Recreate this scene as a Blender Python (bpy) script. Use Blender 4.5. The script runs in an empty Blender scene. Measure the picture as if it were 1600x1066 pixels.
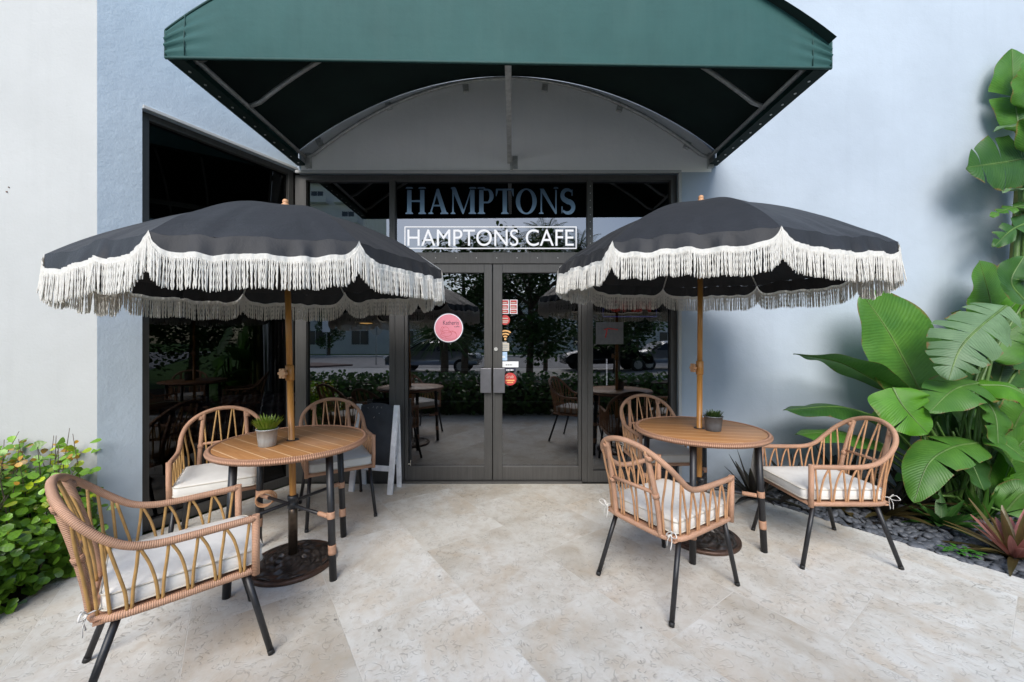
import bpy, math, random
from mathutils import Vector, Matrix, Euler, noise as mnoise
R = math.radians
PI = math.pi
random.seed(7)
scene = bpy.context.scene
col = scene.collection
F, CX, CY, EYE = 610.0, 800.0, 533.0, 1.39      # focal length in pixels of the 1600 px photo, centre, eye height

def at(px, py, Y):
    return Vector(((px - CX) * Y / F, Y, EYE - (py - CY) * Y / F))

# ------------------------------------------------------------------ materials
MATS = {}
class NT:
    def __init__(s, name):
        s.m = bpy.data.materials.new(name); s.m.use_nodes = True
        s.t = s.m.node_tree; s.t.nodes.clear()
        s.out = s.t.nodes.new('ShaderNodeOutputMaterial')
        MATS[name] = s.m
    def n(s, typ, **kw):
        nd = s.t.nodes.new('ShaderNode' + typ)
        for k, v in kw.items():
            if k in nd.inputs: s.set(nd.inputs[k], v)
            else: setattr(nd, k, v)
        return nd
    def set(s, inp, v):
        if isinstance(v, bpy.types.NodeSocket): s.t.links.new(v, inp)
        elif isinstance(v, (tuple, list)) and len(v) == 3 and inp.type == 'RGBA': inp.default_value = (*v, 1)
        else: inp.default_value = v
    def coord(s, kind='Object'):
        return s.n('TexCoord').outputs[kind]
    def noise(s, vec, scale, detail=4, rough=.55, dist=0):
        nd = s.n('TexNoise', Scale=scale, Detail=detail, Roughness=rough, Distortion=dist)
        s.set(nd.inputs['Vector'], vec); return nd.outputs['Fac']
    def ramp(s, fac, stops, interp='LINEAR'):
        nd = s.n('ValToRGB'); s.set(nd.inputs[0], fac); r = nd.color_ramp; r.interpolation = interp
        while len(r.elements) < len(stops): r.elements.new(.5)
        for e, (p, c) in zip(r.elements, stops):
            e.position = p; e.color = (*c, 1) if len(c) == 3 else c
        return nd.outputs[0]
    def mix(s, fac, a, b, mode='MIX'):
        nd = s.n('Mix', data_type='RGBA', blend_type=mode)
        s.set(nd.inputs[0], fac); s.set(nd.inputs[6], a); s.set(nd.inputs[7], b)
        return nd.outputs[2]
    def math(s, op, a, b=0.0, c=0.0):
        nd = s.n('Math', operation=op); s.set(nd.inputs[0], a); s.set(nd.inputs[1], b); s.set(nd.inputs[2], c)
        return nd.outputs[0]
    def bump(s, h, strength=.3, dist=.01, normal=None):
        nd = s.n('Bump', Strength=strength, Distance=dist); s.set(nd.inputs['Height'], h)
        if normal is not None: s.set(nd.inputs['Normal'], normal)
        return nd.outputs[0]
    def pbr(s, color, rough=.6, normal=None, metal=0, spec=.5, **kw):
        nd = s.n('BsdfPrincipled'); s.set(nd.inputs['Base Color'], color); s.set(nd.inputs['Roughness'], rough)
        nd.inputs['Metallic'].default_value = metal; nd.inputs['Specular IOR Level'].default_value = spec
        if normal is not None: s.set(nd.inputs['Normal'], normal)
        for k, v in kw.items(): s.set(nd.inputs[k], v)
        return nd.outputs[0]
    def done(s, shader):
        s.t.links.new(shader, s.out.inputs['Surface']); return s.m

def simple(name, color, rough=.6, metal=0, var=.12, scale=30, bump=0, bscale=200, spec=.5):
    k = NT(name); co = k.coord()
    f = k.noise(co, scale, 4)
    dark = tuple(c * (1 - var) for c in color); lite = tuple(min(1, c * (1 + var)) for c in color)
    c = k.ramp(f, [(.3, dark), (.7, lite)])
    nrm = k.bump(k.noise(co, bscale, 3), bump, .004) if bump else None
    return k.done(k.pbr(c, rough, nrm, metal, spec))

# stucco
def stucco(name, color, dirt=.12, b=.35):
    k = NT(name); co = k.coord()
    big = k.noise(co, .9, 5, .6); mid = k.noise(co, 7, 5, .6); fine = k.noise(co, 60, 4, .6)
    c = k.ramp(big, [(.25, tuple(x * (1 - dirt) for x in color)), (.75, tuple(min(1, x * (1 + dirt * .35)) for x in color))])
    spots = k.ramp(k.noise(co, 26, 2), [(.70, (0, 0, 0)), (.80, (1, 1, 1))])
    c = k.mix(k.math('MULTIPLY', spots, .10), c, tuple(x * .6 for x in color))
    mp = k.n('Mapping', Scale=(5, 5, .35)); k.set(mp.inputs['Vector'], co)
    drip = k.ramp(k.noise(mp.outputs[0], 1.6, 5, .65), [(.52, (0, 0, 0)), (.8, (1, 1, 1))])
    c = k.mix(k.math('MULTIPLY', drip, .16), c, tuple(x * .68 for x in color))
    sz = k.n('SeparateXYZ'); k.set(sz.inputs[0], co)
    sp_ = k.math('MULTIPLY', k.ramp(sz.outputs[2], [(.0, (1, 1, 1)), (.45, (0, 0, 0))]), k.ramp(k.noise(co, 6, 5, .65), [(.35, (0, 0, 0)), (.7, (.55, .55, .55))]))
    c = k.mix(sp_, c, tuple(x * .55 for x in color))
    h = k.math('ADD', k.math('MULTIPLY', mid, 1.6), k.math('MULTIPLY', fine, .45))
    return k.done(k.pbr(c, .85, k.bump(h, b, .012), spec=.25))
stucco('pale_blue_stucco', (.415, .472, .535), .15, .26)
stucco('white_stucco', (.47, .475, .465), .1, .25)
stucco('light_blue_stucco', (.52, .60, .67), .15, .3)  # same paint as the front wall, lightened to stand in for light
stucco('warm_stucco', (.90, .885, .85), .08, .25)

# travertine with shell marks, slabs laid on the diagonal
k = NT('travertine'); co = k.coord()
mp = k.n('Mapping', Rotation=(0, 0, R(54.5)), Location=(.13, .18, 0)); k.set(mp.inputs['Vector'], co)
br = k.n('TexBrick', Scale=1.0, offset=.5, Color1=(0, 0, 0, 1), Color2=(1, 1, 1, 1), Mortar=(.5, .5, .5, 1))
br.inputs['Mortar Size'].default_value = .0022; br.inputs['Brick Width'].default_value = .92; br.inputs['Row Height'].default_value = .61
br.inputs['Mortar Smooth'].default_value = .3; br.inputs['Bias'].default_value = 0
k.set(br.inputs['Vector'], mp.outputs[0])
tile = br.outputs['Color']; seam = br.outputs['Fac']
offs = k.n('VectorMath', operation='MULTIPLY_ADD'); k.set(offs.inputs[0], tile); offs.inputs[1].default_value = (7, 5, 3); k.set(offs.inputs[2], co)
tco = offs.outputs[0]
cloud = k.noise(tco, 2.3, 7, .62, .4); cloud2 = k.noise(tco, 9, 6, .65, .6)
base = k.ramp(cloud, [(.28, (.465, .43, .365)), (.46, (.615, .60, .55)), (.70, (.73, .725, .69))])
base = k.mix(k.ramp(cloud2, [(.45, (0, 0, 0)), (.72, (.55, .55, .55))]), base, (.47, .405, .325))
base = k.mix(k.math('MULTIPLY', k.ramp(k.noise(tco, 1.7, 6, .68, .5), [(.50, (0, 0, 0)), (.66, (1, 1, 1))]), .52), base, (.52, .415, .295))
tv = k.ramp(tile, [(0, (.91, .89, .865)), (.5, (.98, .975, .965)), (1, (1.04, 1.04, 1.04))])
base = k.mix(1.0, base, tv, 'MULTIPLY')
# curled shell outlines
warp = k.n('TexNoise', Scale=9.0, Detail=3.0); k.set(warp.inputs['Vector'], tco)
wv = k.n('VectorMath', operation='MULTIPLY_ADD'); k.set(wv.inputs[0], warp.outputs['Color']); wv.inputs[1].default_value = (.12, .12, .0); k.set(wv.inputs[2], tco)
def shells(scale, lo, width, thr, ox):
    sh_ = k.n('VectorMath', operation='ADD'); k.set(sh_.inputs[0], wv.outputs[0]); sh_.inputs[1].default_value = (ox, ox * .7, 0)
    v = k.n('TexVoronoi', Scale=scale, voronoi_dimensions='2D'); k.set(v.inputs['Vector'], sh_.outputs[0])
    sc = k.n('SeparateColor'); k.set(sc.inputs[0], v.outputs['Color'])
    rad = k.math('ADD', k.math('MULTIPLY', sc.outputs[0], lo), .12)                 # each shell its own size
    ring = k.math('ABSOLUTE', k.math('SUBTRACT', v.outputs['Distance'], rad))
    line = k.ramp(ring, [(0, (1, 1, 1)), (width, (0, 0, 0))])
    part = k.n('TexNoise', Scale=scale * 1.1, Detail=1.0); k.set(part.inputs['Vector'], tco)
    msk = k.ramp(part.outputs['Fac'], [(thr, (0, 0, 0)), (thr + .06, (1, 1, 1))])     # and only part of its outline
    keep = k.math('GREATER_THAN', sc.outputs[1], .45)
    return k.math('MULTIPLY', k.math('MULTIPLY', line, msk), keep)
s1 = shells(15, .30, .07, .49, 0); s2 = shells(25, .30, .11, .49, 3.1); s3 = shells(9, .22, .04, .52, 7.7); s4 = shells(19, .3, .085, .49, 5.2)
sh = k.math('MAXIMUM', k.math('MAXIMUM', k.math('MAXIMUM', s1, s2), s3), s4)
patch = k.ramp(k.noise(tco, 2.6, 6, .68), [(.36, (.08, .08, .08)), (.54, (.34, .34, .34)), (.68, (.66, .66, .66))])
smear = k.ramp(k.noise(wv.outputs[0], 26, 5, .7, 1.2), [(.50, (0, 0, 0)), (.70, (1, 1, 1))])
base = k.mix(k.math('MULTIPLY', k.math('MULTIPLY', smear, patch), .8), base, (.37, .31, .235))
base = k.mix(k.math('MULTIPLY', sh, patch), base, (.17, .155, .135))
pits = k.ramp(k.noise(tco, 75, 3, .6), [(.64, (0, 0, 0)), (.76, (1, 1, 1))])
base = k.mix(k.math('MULTIPLY', pits, .22), base, (.22, .18, .14))
hole = k.ramp(k.noise(tco, 17, 1), [(.80, (0, 0, 0)), (.81, (1, 1, 1))])
base = k.mix(k.math('MULTIPLY', hole, .6), base, (.05, .045, .04))
base = k.mix(k.math('MULTIPLY', seam, .40), base, (.60, .58, .53))
h = k.math('ADD', k.math('MULTIPLY', cloud2, .6), k.math('MULTIPLY', k.math('ADD', sh, k.math('MULTIPLY', seam, 1.2)), -.8))
k.done(k.pbr(base, k.ramp(cloud2, [(.3, (.55,) * 3), (.7, (.8,) * 3)]), k.bump(h, .35, .004), spec=.3))

# woven rattan: bands across the tube from the tube's own length coordinate
def rattan(name, color, pitch=.0085, strength=.8):
    k = NT(name); uv = k.n('UVMap').outputs[0]; sp = k.n('SeparateXYZ'); k.set(sp.inputs[0], uv)
    nz = k.noise(k.coord(), 60, 2)
    ph = k.math('ADD', k.math('MULTIPLY', sp.outputs[1], 2 * PI / pitch), k.math('MULTIPLY', nz, 2.0))
    w = k.math('ABSOLUTE', k.math('SINE', k.math('MULTIPLY', ph, .5)))
    gro = k.ramp(w, [(0, (0, 0, 0)), (.45, (1, 1, 1))])
    v = k.noise(k.coord(), 9, 3)
    c = k.ramp(v, [(.3, tuple(x * .82 for x in color)), (.7, tuple(x * 1.15 for x in color))])
    c = k.mix(gro, tuple(x * .5 for x in color), c)
    return k.done(k.pbr(c, .5, k.bump(w, strength, .003), spec=.35))
rattan('rattan_wrap', (.53, .30, .19), .0068, .6)
rattan('rattan_wrap_tan', (.52, .31, .18), .0068, .6)
simple('cane', (.45, .26, .09), .45, var=.2, scale=25)
simple('cane_tan', (.49, .26, .13), .45, var=.2, scale=25)
k = NT('rattan_braid'); uv = k.n('UVMap').outputs[0]; sp = k.n('SeparateXYZ'); k.set(sp.inputs[0], uv)
a = k.math('SINE', k.math('ADD', k.math('MULTIPLY', sp.outputs[1], 2 * PI / .022), k.math('MULTIPLY', sp.outputs[0], 2 * PI * 2)))
b = k.math('SINE', k.math('SUBTRACT', k.math('MULTIPLY', sp.outputs[1], 2 * PI / .022), k.math('MULTIPLY', sp.outputs[0], 2 * PI * 2)))
w = k.math('MULTIPLY', a, b)
c = k.ramp(w, [(.0, (.30, .155, .09)), (.35, (.56, .31, .20))])
k.done(k.pbr(c, .5, k.bump(w, .8, .004), spec=.35))

# timber-look table slats
k = NT('slat_wood'); co = k.coord(); sp = k.n('SeparateXYZ'); k.set(sp.inputs[0], co)
mp = k.n('Mapping', Scale=(2.2, 45, 8)); k.set(mp.inputs['Vector'], co)
idx = k.math('FLOOR', k.math('DIVIDE', sp.outputs[1], .092))
wn = k.n('TexWhiteNoise', noise_dimensions='1D'); k.set(wn.inputs['W'], idx)
g = k.noise(mp.outputs[0], 3.0, 6, .65, .8)
c = k.ramp(g, [(.25, (.31, .135, .046)), (.5, (.43, .205, .078)), (.75, (.52, .27, .112))])
c = k.mix(1.0, c, k.ramp(wn.outputs[0], [(0, (.86, .86, .86)), (1, (1.1, 1.08, 1.05))]), 'MULTIPLY')
fr = k.math('ABSOLUTE', k.math('SUBTRACT', k.math('FRACT', k.math('DIVIDE', sp.outputs[1], .092)), .5))
gap = k.ramp(fr, [(.462, (0, 0, 0)), (.470, (1, 1, 1))])
c = k.mix(gap, c, (.66, .43, .24))
k.done(k.pbr(c, .42, k.bump(k.math('SUBTRACT', k.math('MULTIPLY', g, .25), gap), .35, .003), spec=.4))
k = NT('pole_wood'); co = k.coord(); mp = k.n('Mapping', Scale=(30, 30, 1.5)); k.set(mp.inputs['Vector'], co)
g = k.noise(mp.outputs[0], 2.5, 5, .6, .6)
k.done(k.pbr(k.ramp(g, [(.3, (.36, .150, .030)), (.7, (.52, .245, .062))]), .35, spec=.5))

simple('black_metal', (.016, .016, .018), .42, var=.3, scale=40, bump=.06, bscale=300)
simple('cast_bronze', (.055, .046, .040), .36, .6, var=.5, scale=18, bump=.2, bscale=90)
simple('bronze_edge', (.085, .05, .035), .45, .5, var=.4, scale=25, bump=.15, bscale=120)
simple('bronze_tube', (.085, .062, .045), .38, .7, var=.25)
k = NT('cushion_cloth'); co = k.coord()
wv1 = k.n('TexWave', Scale=260.0, bands_direction='X'); k.set(wv1.inputs['Vector'], co)
wv2 = k.n('TexWave', Scale=260.0, bands_direction='Y'); k.set(wv2.inputs['Vector'], co)
wr = k.noise(co, 11, 4, .6)
c = k.ramp(k.noise(co, 5, 4), [(.3, (.70, .675, .625)), (.7, (.78, .76, .715))])
hh = k.math('ADD', k.math('MULTIPLY', wr, 3), k.math('MULTIPLY', k.math('ADD', wv1.outputs['Fac'], wv2.outputs['Fac']), .1))
k.done(k.pbr(c, .9, k.bump(hh, .3, .006), spec=.15))
simple('cushion_piping', (.60, .555, .47), .9, var=.06)
# umbrella cloth
k = NT('black_canvas'); co = k.coord()
f = k.noise(co, 7, 5, .6, .5)
k.done(k.pbr(k.ramp(f, [(.3, (.0085, .0095, .012)), (.7, (.012, .013, .0165))]), .62, k.bump(k.math('ADD', f, k.math('MULTIPLY', k.noise(co, 420, 2), .12)), .35, .02), spec=.45, **{'Sheen Weight': .06, 'Sheen Roughness': .5}))
k = NT('cotton_fringe'); co = k.coord()
f = k.noise(co, 90, 3)
c = k.ramp(f, [(.3, (.76, .735, .68)), (.7, (.87, .855, .81))])
d = k.pbr(c, .9, k.bump(k.noise(co, 700, 2), .4, .002), spec=.1)
tr = k.n('BsdfTranslucent'); k.set(tr.inputs['Color'], (.75, .68, .55)); mx = k.n('MixShader', Fac=.22)
k.set(mx.inputs[1], d); k.set(mx.inputs[2], tr.outputs[0]); k.done(mx.outputs[0])
# awning cloth
k = NT('green_canvas'); co = k.coord()
f = k.noise(co, 3.0, 5, .6); wv = k.n('TexWave', Scale=55.0, bands_direction='Z', Distortion=1.5, Detail=3.0); k.set(wv.inputs['Vector'], co)
mp = k.n('Mapping', Scale=(.6, .6, 14)); k.set(mp.inputs['Vector'], co)
st = k.noise(mp.outputs[0], 3, 5, .7)
c = k.ramp(f, [(.3, (.016, .064, .060)), (.7, (.021, .080, .075))])
c = k.mix(k.math('MULTIPLY', st, .18), c, (.035, .115, .108))
mpv = k.n('Mapping', Scale=(5, 5, .5)); k.set(mpv.inputs['Vector'], co)
c = k.mix(k.math('MULTIPLY', k.ramp(k.noise(mpv.outputs[0], 1.5, 6, .7), [(.45, (0, 0, 0)), (.75, (1, 1, 1))]), .28), c, (.045, .105, .097))
k.done(k.pbr(c, .7, k.bump(k.math('ADD', k.math('MULTIPLY', f, 2), k.math('MULTIPLY', wv.outputs['Fac'], .05)), .25, .015), spec=.3))
simple('green_binding', (.010, .050, .044), .7)
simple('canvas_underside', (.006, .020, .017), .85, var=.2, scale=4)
simple('galvanised_steel', (.50, .50, .48), .45, .35, var=.2, scale=25, bump=.08)
k = NT('anodised_frame'); co = k.coord(); mp = k.n('Mapping', Scale=(40, 40, 1.2)); k.set(mp.inputs['Vector'], co)
f = k.noise(mp.outputs[0], 2, 4); f2 = k.noise(co, 3, 5, .6)
c = k.ramp(k.math('ADD', k.math('MULTIPLY', f, .5), k.math('MULTIPLY', f2, .5)), [(.3, (.066, .064, .061)), (.7, (.105, .102, .098))])
k.done(k.pbr(c, .45, metal=.35, spec=.4))
simple('handle_metal', (.17, .17, .185), .4, .5, var=.1, scale=12)
simple('dark_gasket', (.012, .012, .012), .6)

# tinted glazing: see-through and mirror-like, more so at a glancing angle
k = NT('tinted_glass'); fr = k.n('Fresnel', IOR=1.5)
fac = k.math('ADD', k.math('MULTIPLY', fr.outputs[0], 1.0), .115)
nb = k.bump(k.noise(k.coord(), 1.3, 2), .012, .02)
gl = k.n('BsdfGlossy', Roughness=.004); k.set(gl.inputs['Color'], (.96, .97, 1.0)); k.set(gl.inputs['Normal'], nb)
tp = k.n('BsdfTransparent'); k.set(tp.inputs['Color'], (.20, .20, .215))
mx = k.n('MixShader'); k.set(mx.inputs[0], fac); k.set(mx.inputs[1], tp.outputs[0]); k.set(mx.inputs[2], gl.outputs[0]); k.done(mx.outputs[0])
k = NT('dark_tinted_glass'); fr = k.n('Fresnel', IOR=1.4)
fac = k.math('ADD', k.math('MULTIPLY', fr.outputs[0], .8), .018)
gl = k.n('BsdfGlossy', Roughness=.006); k.set(gl.inputs['Color'], (.9, .92, .95))
tp = k.n('BsdfTransparent'); k.set(tp.inputs['Color'], (.13, .125, .135))
mx = k.n('MixShader'); k.set(mx.inputs[0], fac); k.set(mx.inputs[1], tp.outputs[0]); k.set(mx.inputs[2], gl.outputs[0]); k.done(mx.outputs[0])

# leaves
def leafmat(name, dark, lite, rib, rough=.38, trans=.25, veins=70, attr=False, vc=.08, vb=.16, edge=0):
    k = NT(name); uv = k.n('UVMap').outputs[0]; sp = k.n('SeparateXYZ'); k.set(sp.inputs[0], uv)
    au = k.math('ABSOLUTE', k.math('SUBTRACT', sp.outputs[0], .5))
    ph_ = k.math('MULTIPLY', k.noise(k.coord(), 14, 3), 5.0)
    vein = k.math('SINE', k.math('ADD', ph_, k.math('MULTIPLY', k.math('ADD', sp.outputs[1], k.math('MULTIPLY', au, -.18)), veins * 2 * PI / 2)))
    f = k.noise(k.coord(), 6, 4)
    c = k.ramp(f, [(.3, dark), (.7, lite)])
    if attr:
        at_ = k.n('Attribute', attribute_name='tint')
        c = k.mix(1.0, c, at_.outputs['Color'], 'MULTIPLY')
    c = k.mix(k.math('MULTIPLY', k.math('ADD', vein, 1.0), vc), c, tuple(x * .5 for x in dark))
    c = k.mix(k.ramp(au, [(.010, (1, 1, 1)), (.024, (0, 0, 0))]), c, rib)
    if edge:
        en = k.math('ADD', k.math('MULTIPLY', au, 2.0), k.math('MULTIPLY', k.math('SUBTRACT', k.noise(k.coord(), 9, 5, .7), .5), .55))
        c = k.mix(k.math('MULTIPLY', k.ramp(en, [(.97, (0, 0, 0)), (1.06, (1, 1, 1))]), edge), c, (.20, .115, .04))
        c = k.mix(k.math('MULTIPLY', k.ramp(k.noise(k.coord(), 3.2, 5, .7), [(.5, (0, 0, 0)), (.75, (1, 1, 1))]), .35), c, tuple(min(1, x * 1.7) for x in lite))
    nrm = k.bump(vein, vb, .006)
    d = k.pbr(c, rough, nrm, spec=.5)
    tr = k.n('BsdfTranslucent'); k.set(tr.inputs['Color'], k.mix(.5, c, lite)); k.set(tr.inputs['Normal'], nrm)
    mx = k.n('MixShader', Fac=trans); k.set(mx.inputs[1], d); k.set(mx.inputs[2], tr.outputs[0])
    return k.done(mx.outputs[0])
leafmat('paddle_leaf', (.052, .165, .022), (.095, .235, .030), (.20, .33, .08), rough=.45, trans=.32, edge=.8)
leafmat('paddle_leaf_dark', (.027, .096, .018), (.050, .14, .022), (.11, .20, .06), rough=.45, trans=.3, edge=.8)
leafmat('paddle_leaf_bright', (.075, .25, .012), (.125, .34, .022), (.30, .42, .08), rough=.45, trans=.42, edge=.5)
leafmat('paddle_leaf_grey', (.10, .19, .085), (.15, .25, .12), (.32, .38, .14), rough=.5, edge=1)
leafmat('shrub_leaf', (.115, .25, .020), (.18, .34, .03), (.14, .26, .05), rough=.3, veins=8, attr=True, vc=.03, vb=.06)
leafmat('hedge_leaf', (.045, .11, .022), (.08, .17, .035), (.08, .16, .05), rough=.4, veins=6, attr=True, vc=.02, vb=.05)
leafmat('bromeliad_dark', (.022, .016, .018), (.040, .038, .022), (.04, .03, .025), veins=3)
leafmat('bromeliad_brown', (.055, .045, .016), (.10, .075, .028), (.09, .07, .03), veins=3)
leafmat('bromeliad_pink', (.34, .10, .10), (.44, .20, .15), (.55, .25, .2), veins=3, trans=.3)
leafmat('bromeliad_olive', (.10, .09, .025), (.20, .13, .05), (.25, .12, .07), veins=3)
leafmat('succulent_lime', (.12, .20, .014), (.24, .33, .03), (.2, .3, .05), veins=3)
leafmat('succulent_dark', (.030, .065, .016), (.06, .11, .025), (.1, .15, .04), veins=3)
leafmat('weed_leaf', (.05, .20, .022), (.08, .27, .04), (.1, .3, .06), veins=6)
simple('plant_stem', (.085, .16, .035), .45, var=.35, scale=12)
simple('sheath', (.19, .20, .055), .55, var=.45, scale=9, bump=.3, bscale=40)
simple('dry_sheath', (.20, .10, .045), .8, var=.4, scale=20)
simple('bark', (.11, .085, .06), .9, var=.4, scale=20, bump=.5, bscale=40)
simple('river_stone', (.085, .092, .105), .55, var=.45, scale=14, bump=.12, bscale=120)
simple('soil', (.05, .04, .03), .95, var=.3, scale=20, bump=.4, bscale=60)
k = NT('zinc_pot'); co = k.coord(); mp = k.n('Mapping', Scale=(12, 12, 1.0)); k.set(mp.inputs['Vector'], co)
k.done(k.pbr(k.ramp(k.noise(mp.outputs[0], 6, 4), [(.3, (.34, .35, .34)), (.7, (.46, .475, .46))]), .5, metal=.35, spec=.4))
simple('zinc_pot_dark', (.13, .14, .15), .5, .35, var=.2, scale=18)
simple('chalk_slate', (.022, .026, .033), .7, var=.35, scale=7)
simple('chalk', (.45, .45, .45), .9)
simple('white_paint_wood', (.78, .79, .81), .6, var=.16, scale=14, bump=.15, bscale=50)
# building interior and the street
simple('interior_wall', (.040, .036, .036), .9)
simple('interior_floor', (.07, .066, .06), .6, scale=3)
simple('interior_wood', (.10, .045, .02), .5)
k = NT('plaid_cloth'); co = k.coord()
w1 = k.n('TexWave', Scale=3.2, bands_direction='X'); k.set(w1.inputs['Vector'], co)
w2 = k.n('TexWave', Scale=3.2, bands_direction='Z'); k.set(w2.inputs['Vector'], co)
c = k.ramp(k.math('MULTIPLY', k.math('ADD', w1.outputs['Fac'], w2.outputs['Fac']), .5), [(.2, (.05, .05, .09)), (.5, (.32, .20, .26)), (.8, (.55, .50, .52))])
k.done(k.pbr(c, .9))
simple('asphalt', (.36, .345, .33), .9, var=.15, scale=2)
simple('concrete', (.58, .565, .54), .85, var=.12, scale=3)
simple('paver_red', (.20, .13, .11), .85, var=.15, scale=5)
simple('lawn', (.11, .21, .04), .95, var=.35, scale=1.5, bump=.4, bscale=15)
simple('far_wall', (.70, .70, .69), .85, var=.06, scale=1)
simple('far_glass', (.04, .05, .065), .15)
simple('car_silver', (.38, .39, .40), .25, .6, var=.03)
simple('car_dark', (.03, .032, .036), .22, .5, var=.05)
simple('car_glass', (.012, .014, .016), .08)
simple('tyre_rubber', (.012, .012, .012), .8)
simple('sign_metal', (.42, .43, .42), .5, .4)
simple('rust', (.10, .05, .03), .9, var=.5, scale=60)
# prints
simple('vinyl_white', (.85, .86, .88), .5, var=.02)
simple('vinyl_pink', (.72, .25, .31), .55, var=.04)
simple('vinyl_red', (.52, .045, .045), .5, var=.08, scale=40)
simple('vinyl_navy', (.02, .02, .045), .6)
simple('vinyl_blue', (.42, .58, .78), .5)
simple('vinyl_cream', (.52, .48, .40), .6, var=.1)
simple('vinyl_amber', (.75, .42, .16), .5)
simple('vinyl_grey', (.35, .36, .36), .6)
simple('vinyl_faint', (.13, .13, .135), .7)
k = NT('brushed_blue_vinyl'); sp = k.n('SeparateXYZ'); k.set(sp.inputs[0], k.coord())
c = k.ramp(k.math('DIVIDE', sp.outputs[2], .26), [(0, (.36, .52, .70)), (.35, (.18, .29, .43)), (1, (.07, .11, .17))])  # reflected shine painted into the letters, pale foot to dark top
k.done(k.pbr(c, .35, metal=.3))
def glow(name, color, strength):
    k = NT(name); e = k.n('Emission', Strength=strength); k.set(e.inputs['Color'], color); k.done(e.outputs[0])
glow('neon_red', (1, .08, .06), .55); glow('neon_blue', (.15, .2, 1), .35)
glow('lit_white', (.93, .95, 1), 1.0); glow('led_white', (.9, .95, 1), 1.6); glow('lamp_amber', (1, .55, .15), 2.2)  # the white sign's glow is added to keep it bright under the awning
M = MATS

# ------------------------------------------------------------------ mesh helpers
def crom(pts, n=6, closed=False):
    P = [Vector(p) for p in pts]
    if len(P) < 3: 
        return [P[0].lerp(P[-1], i / n) for i in range(n + 1)] if len(P) == 2 else P
    out = []; L = len(P); seg = L if closed else L - 1
    for i in range(seg):
        if closed: a, b, c, d = P[(i - 1) % L], P[i], P[(i + 1) % L], P[(i + 2) % L]
        else:
            b, c = P[i], P[i + 1]
            a = P[i - 1] if i > 0 else b * 2 - c
            d = P[i + 2] if i + 2 < L else c * 2 - b
        for j in range(n):
            t = j / n
            out.append(.5 * ((2 * b) + (c - a) * t + (2 * a - 5 * b + 4 * c - d) * t * t + (3 * b - a - 3 * c + d) * t ** 3))
    if not closed: out.append(P[-1])
    return out

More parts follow.
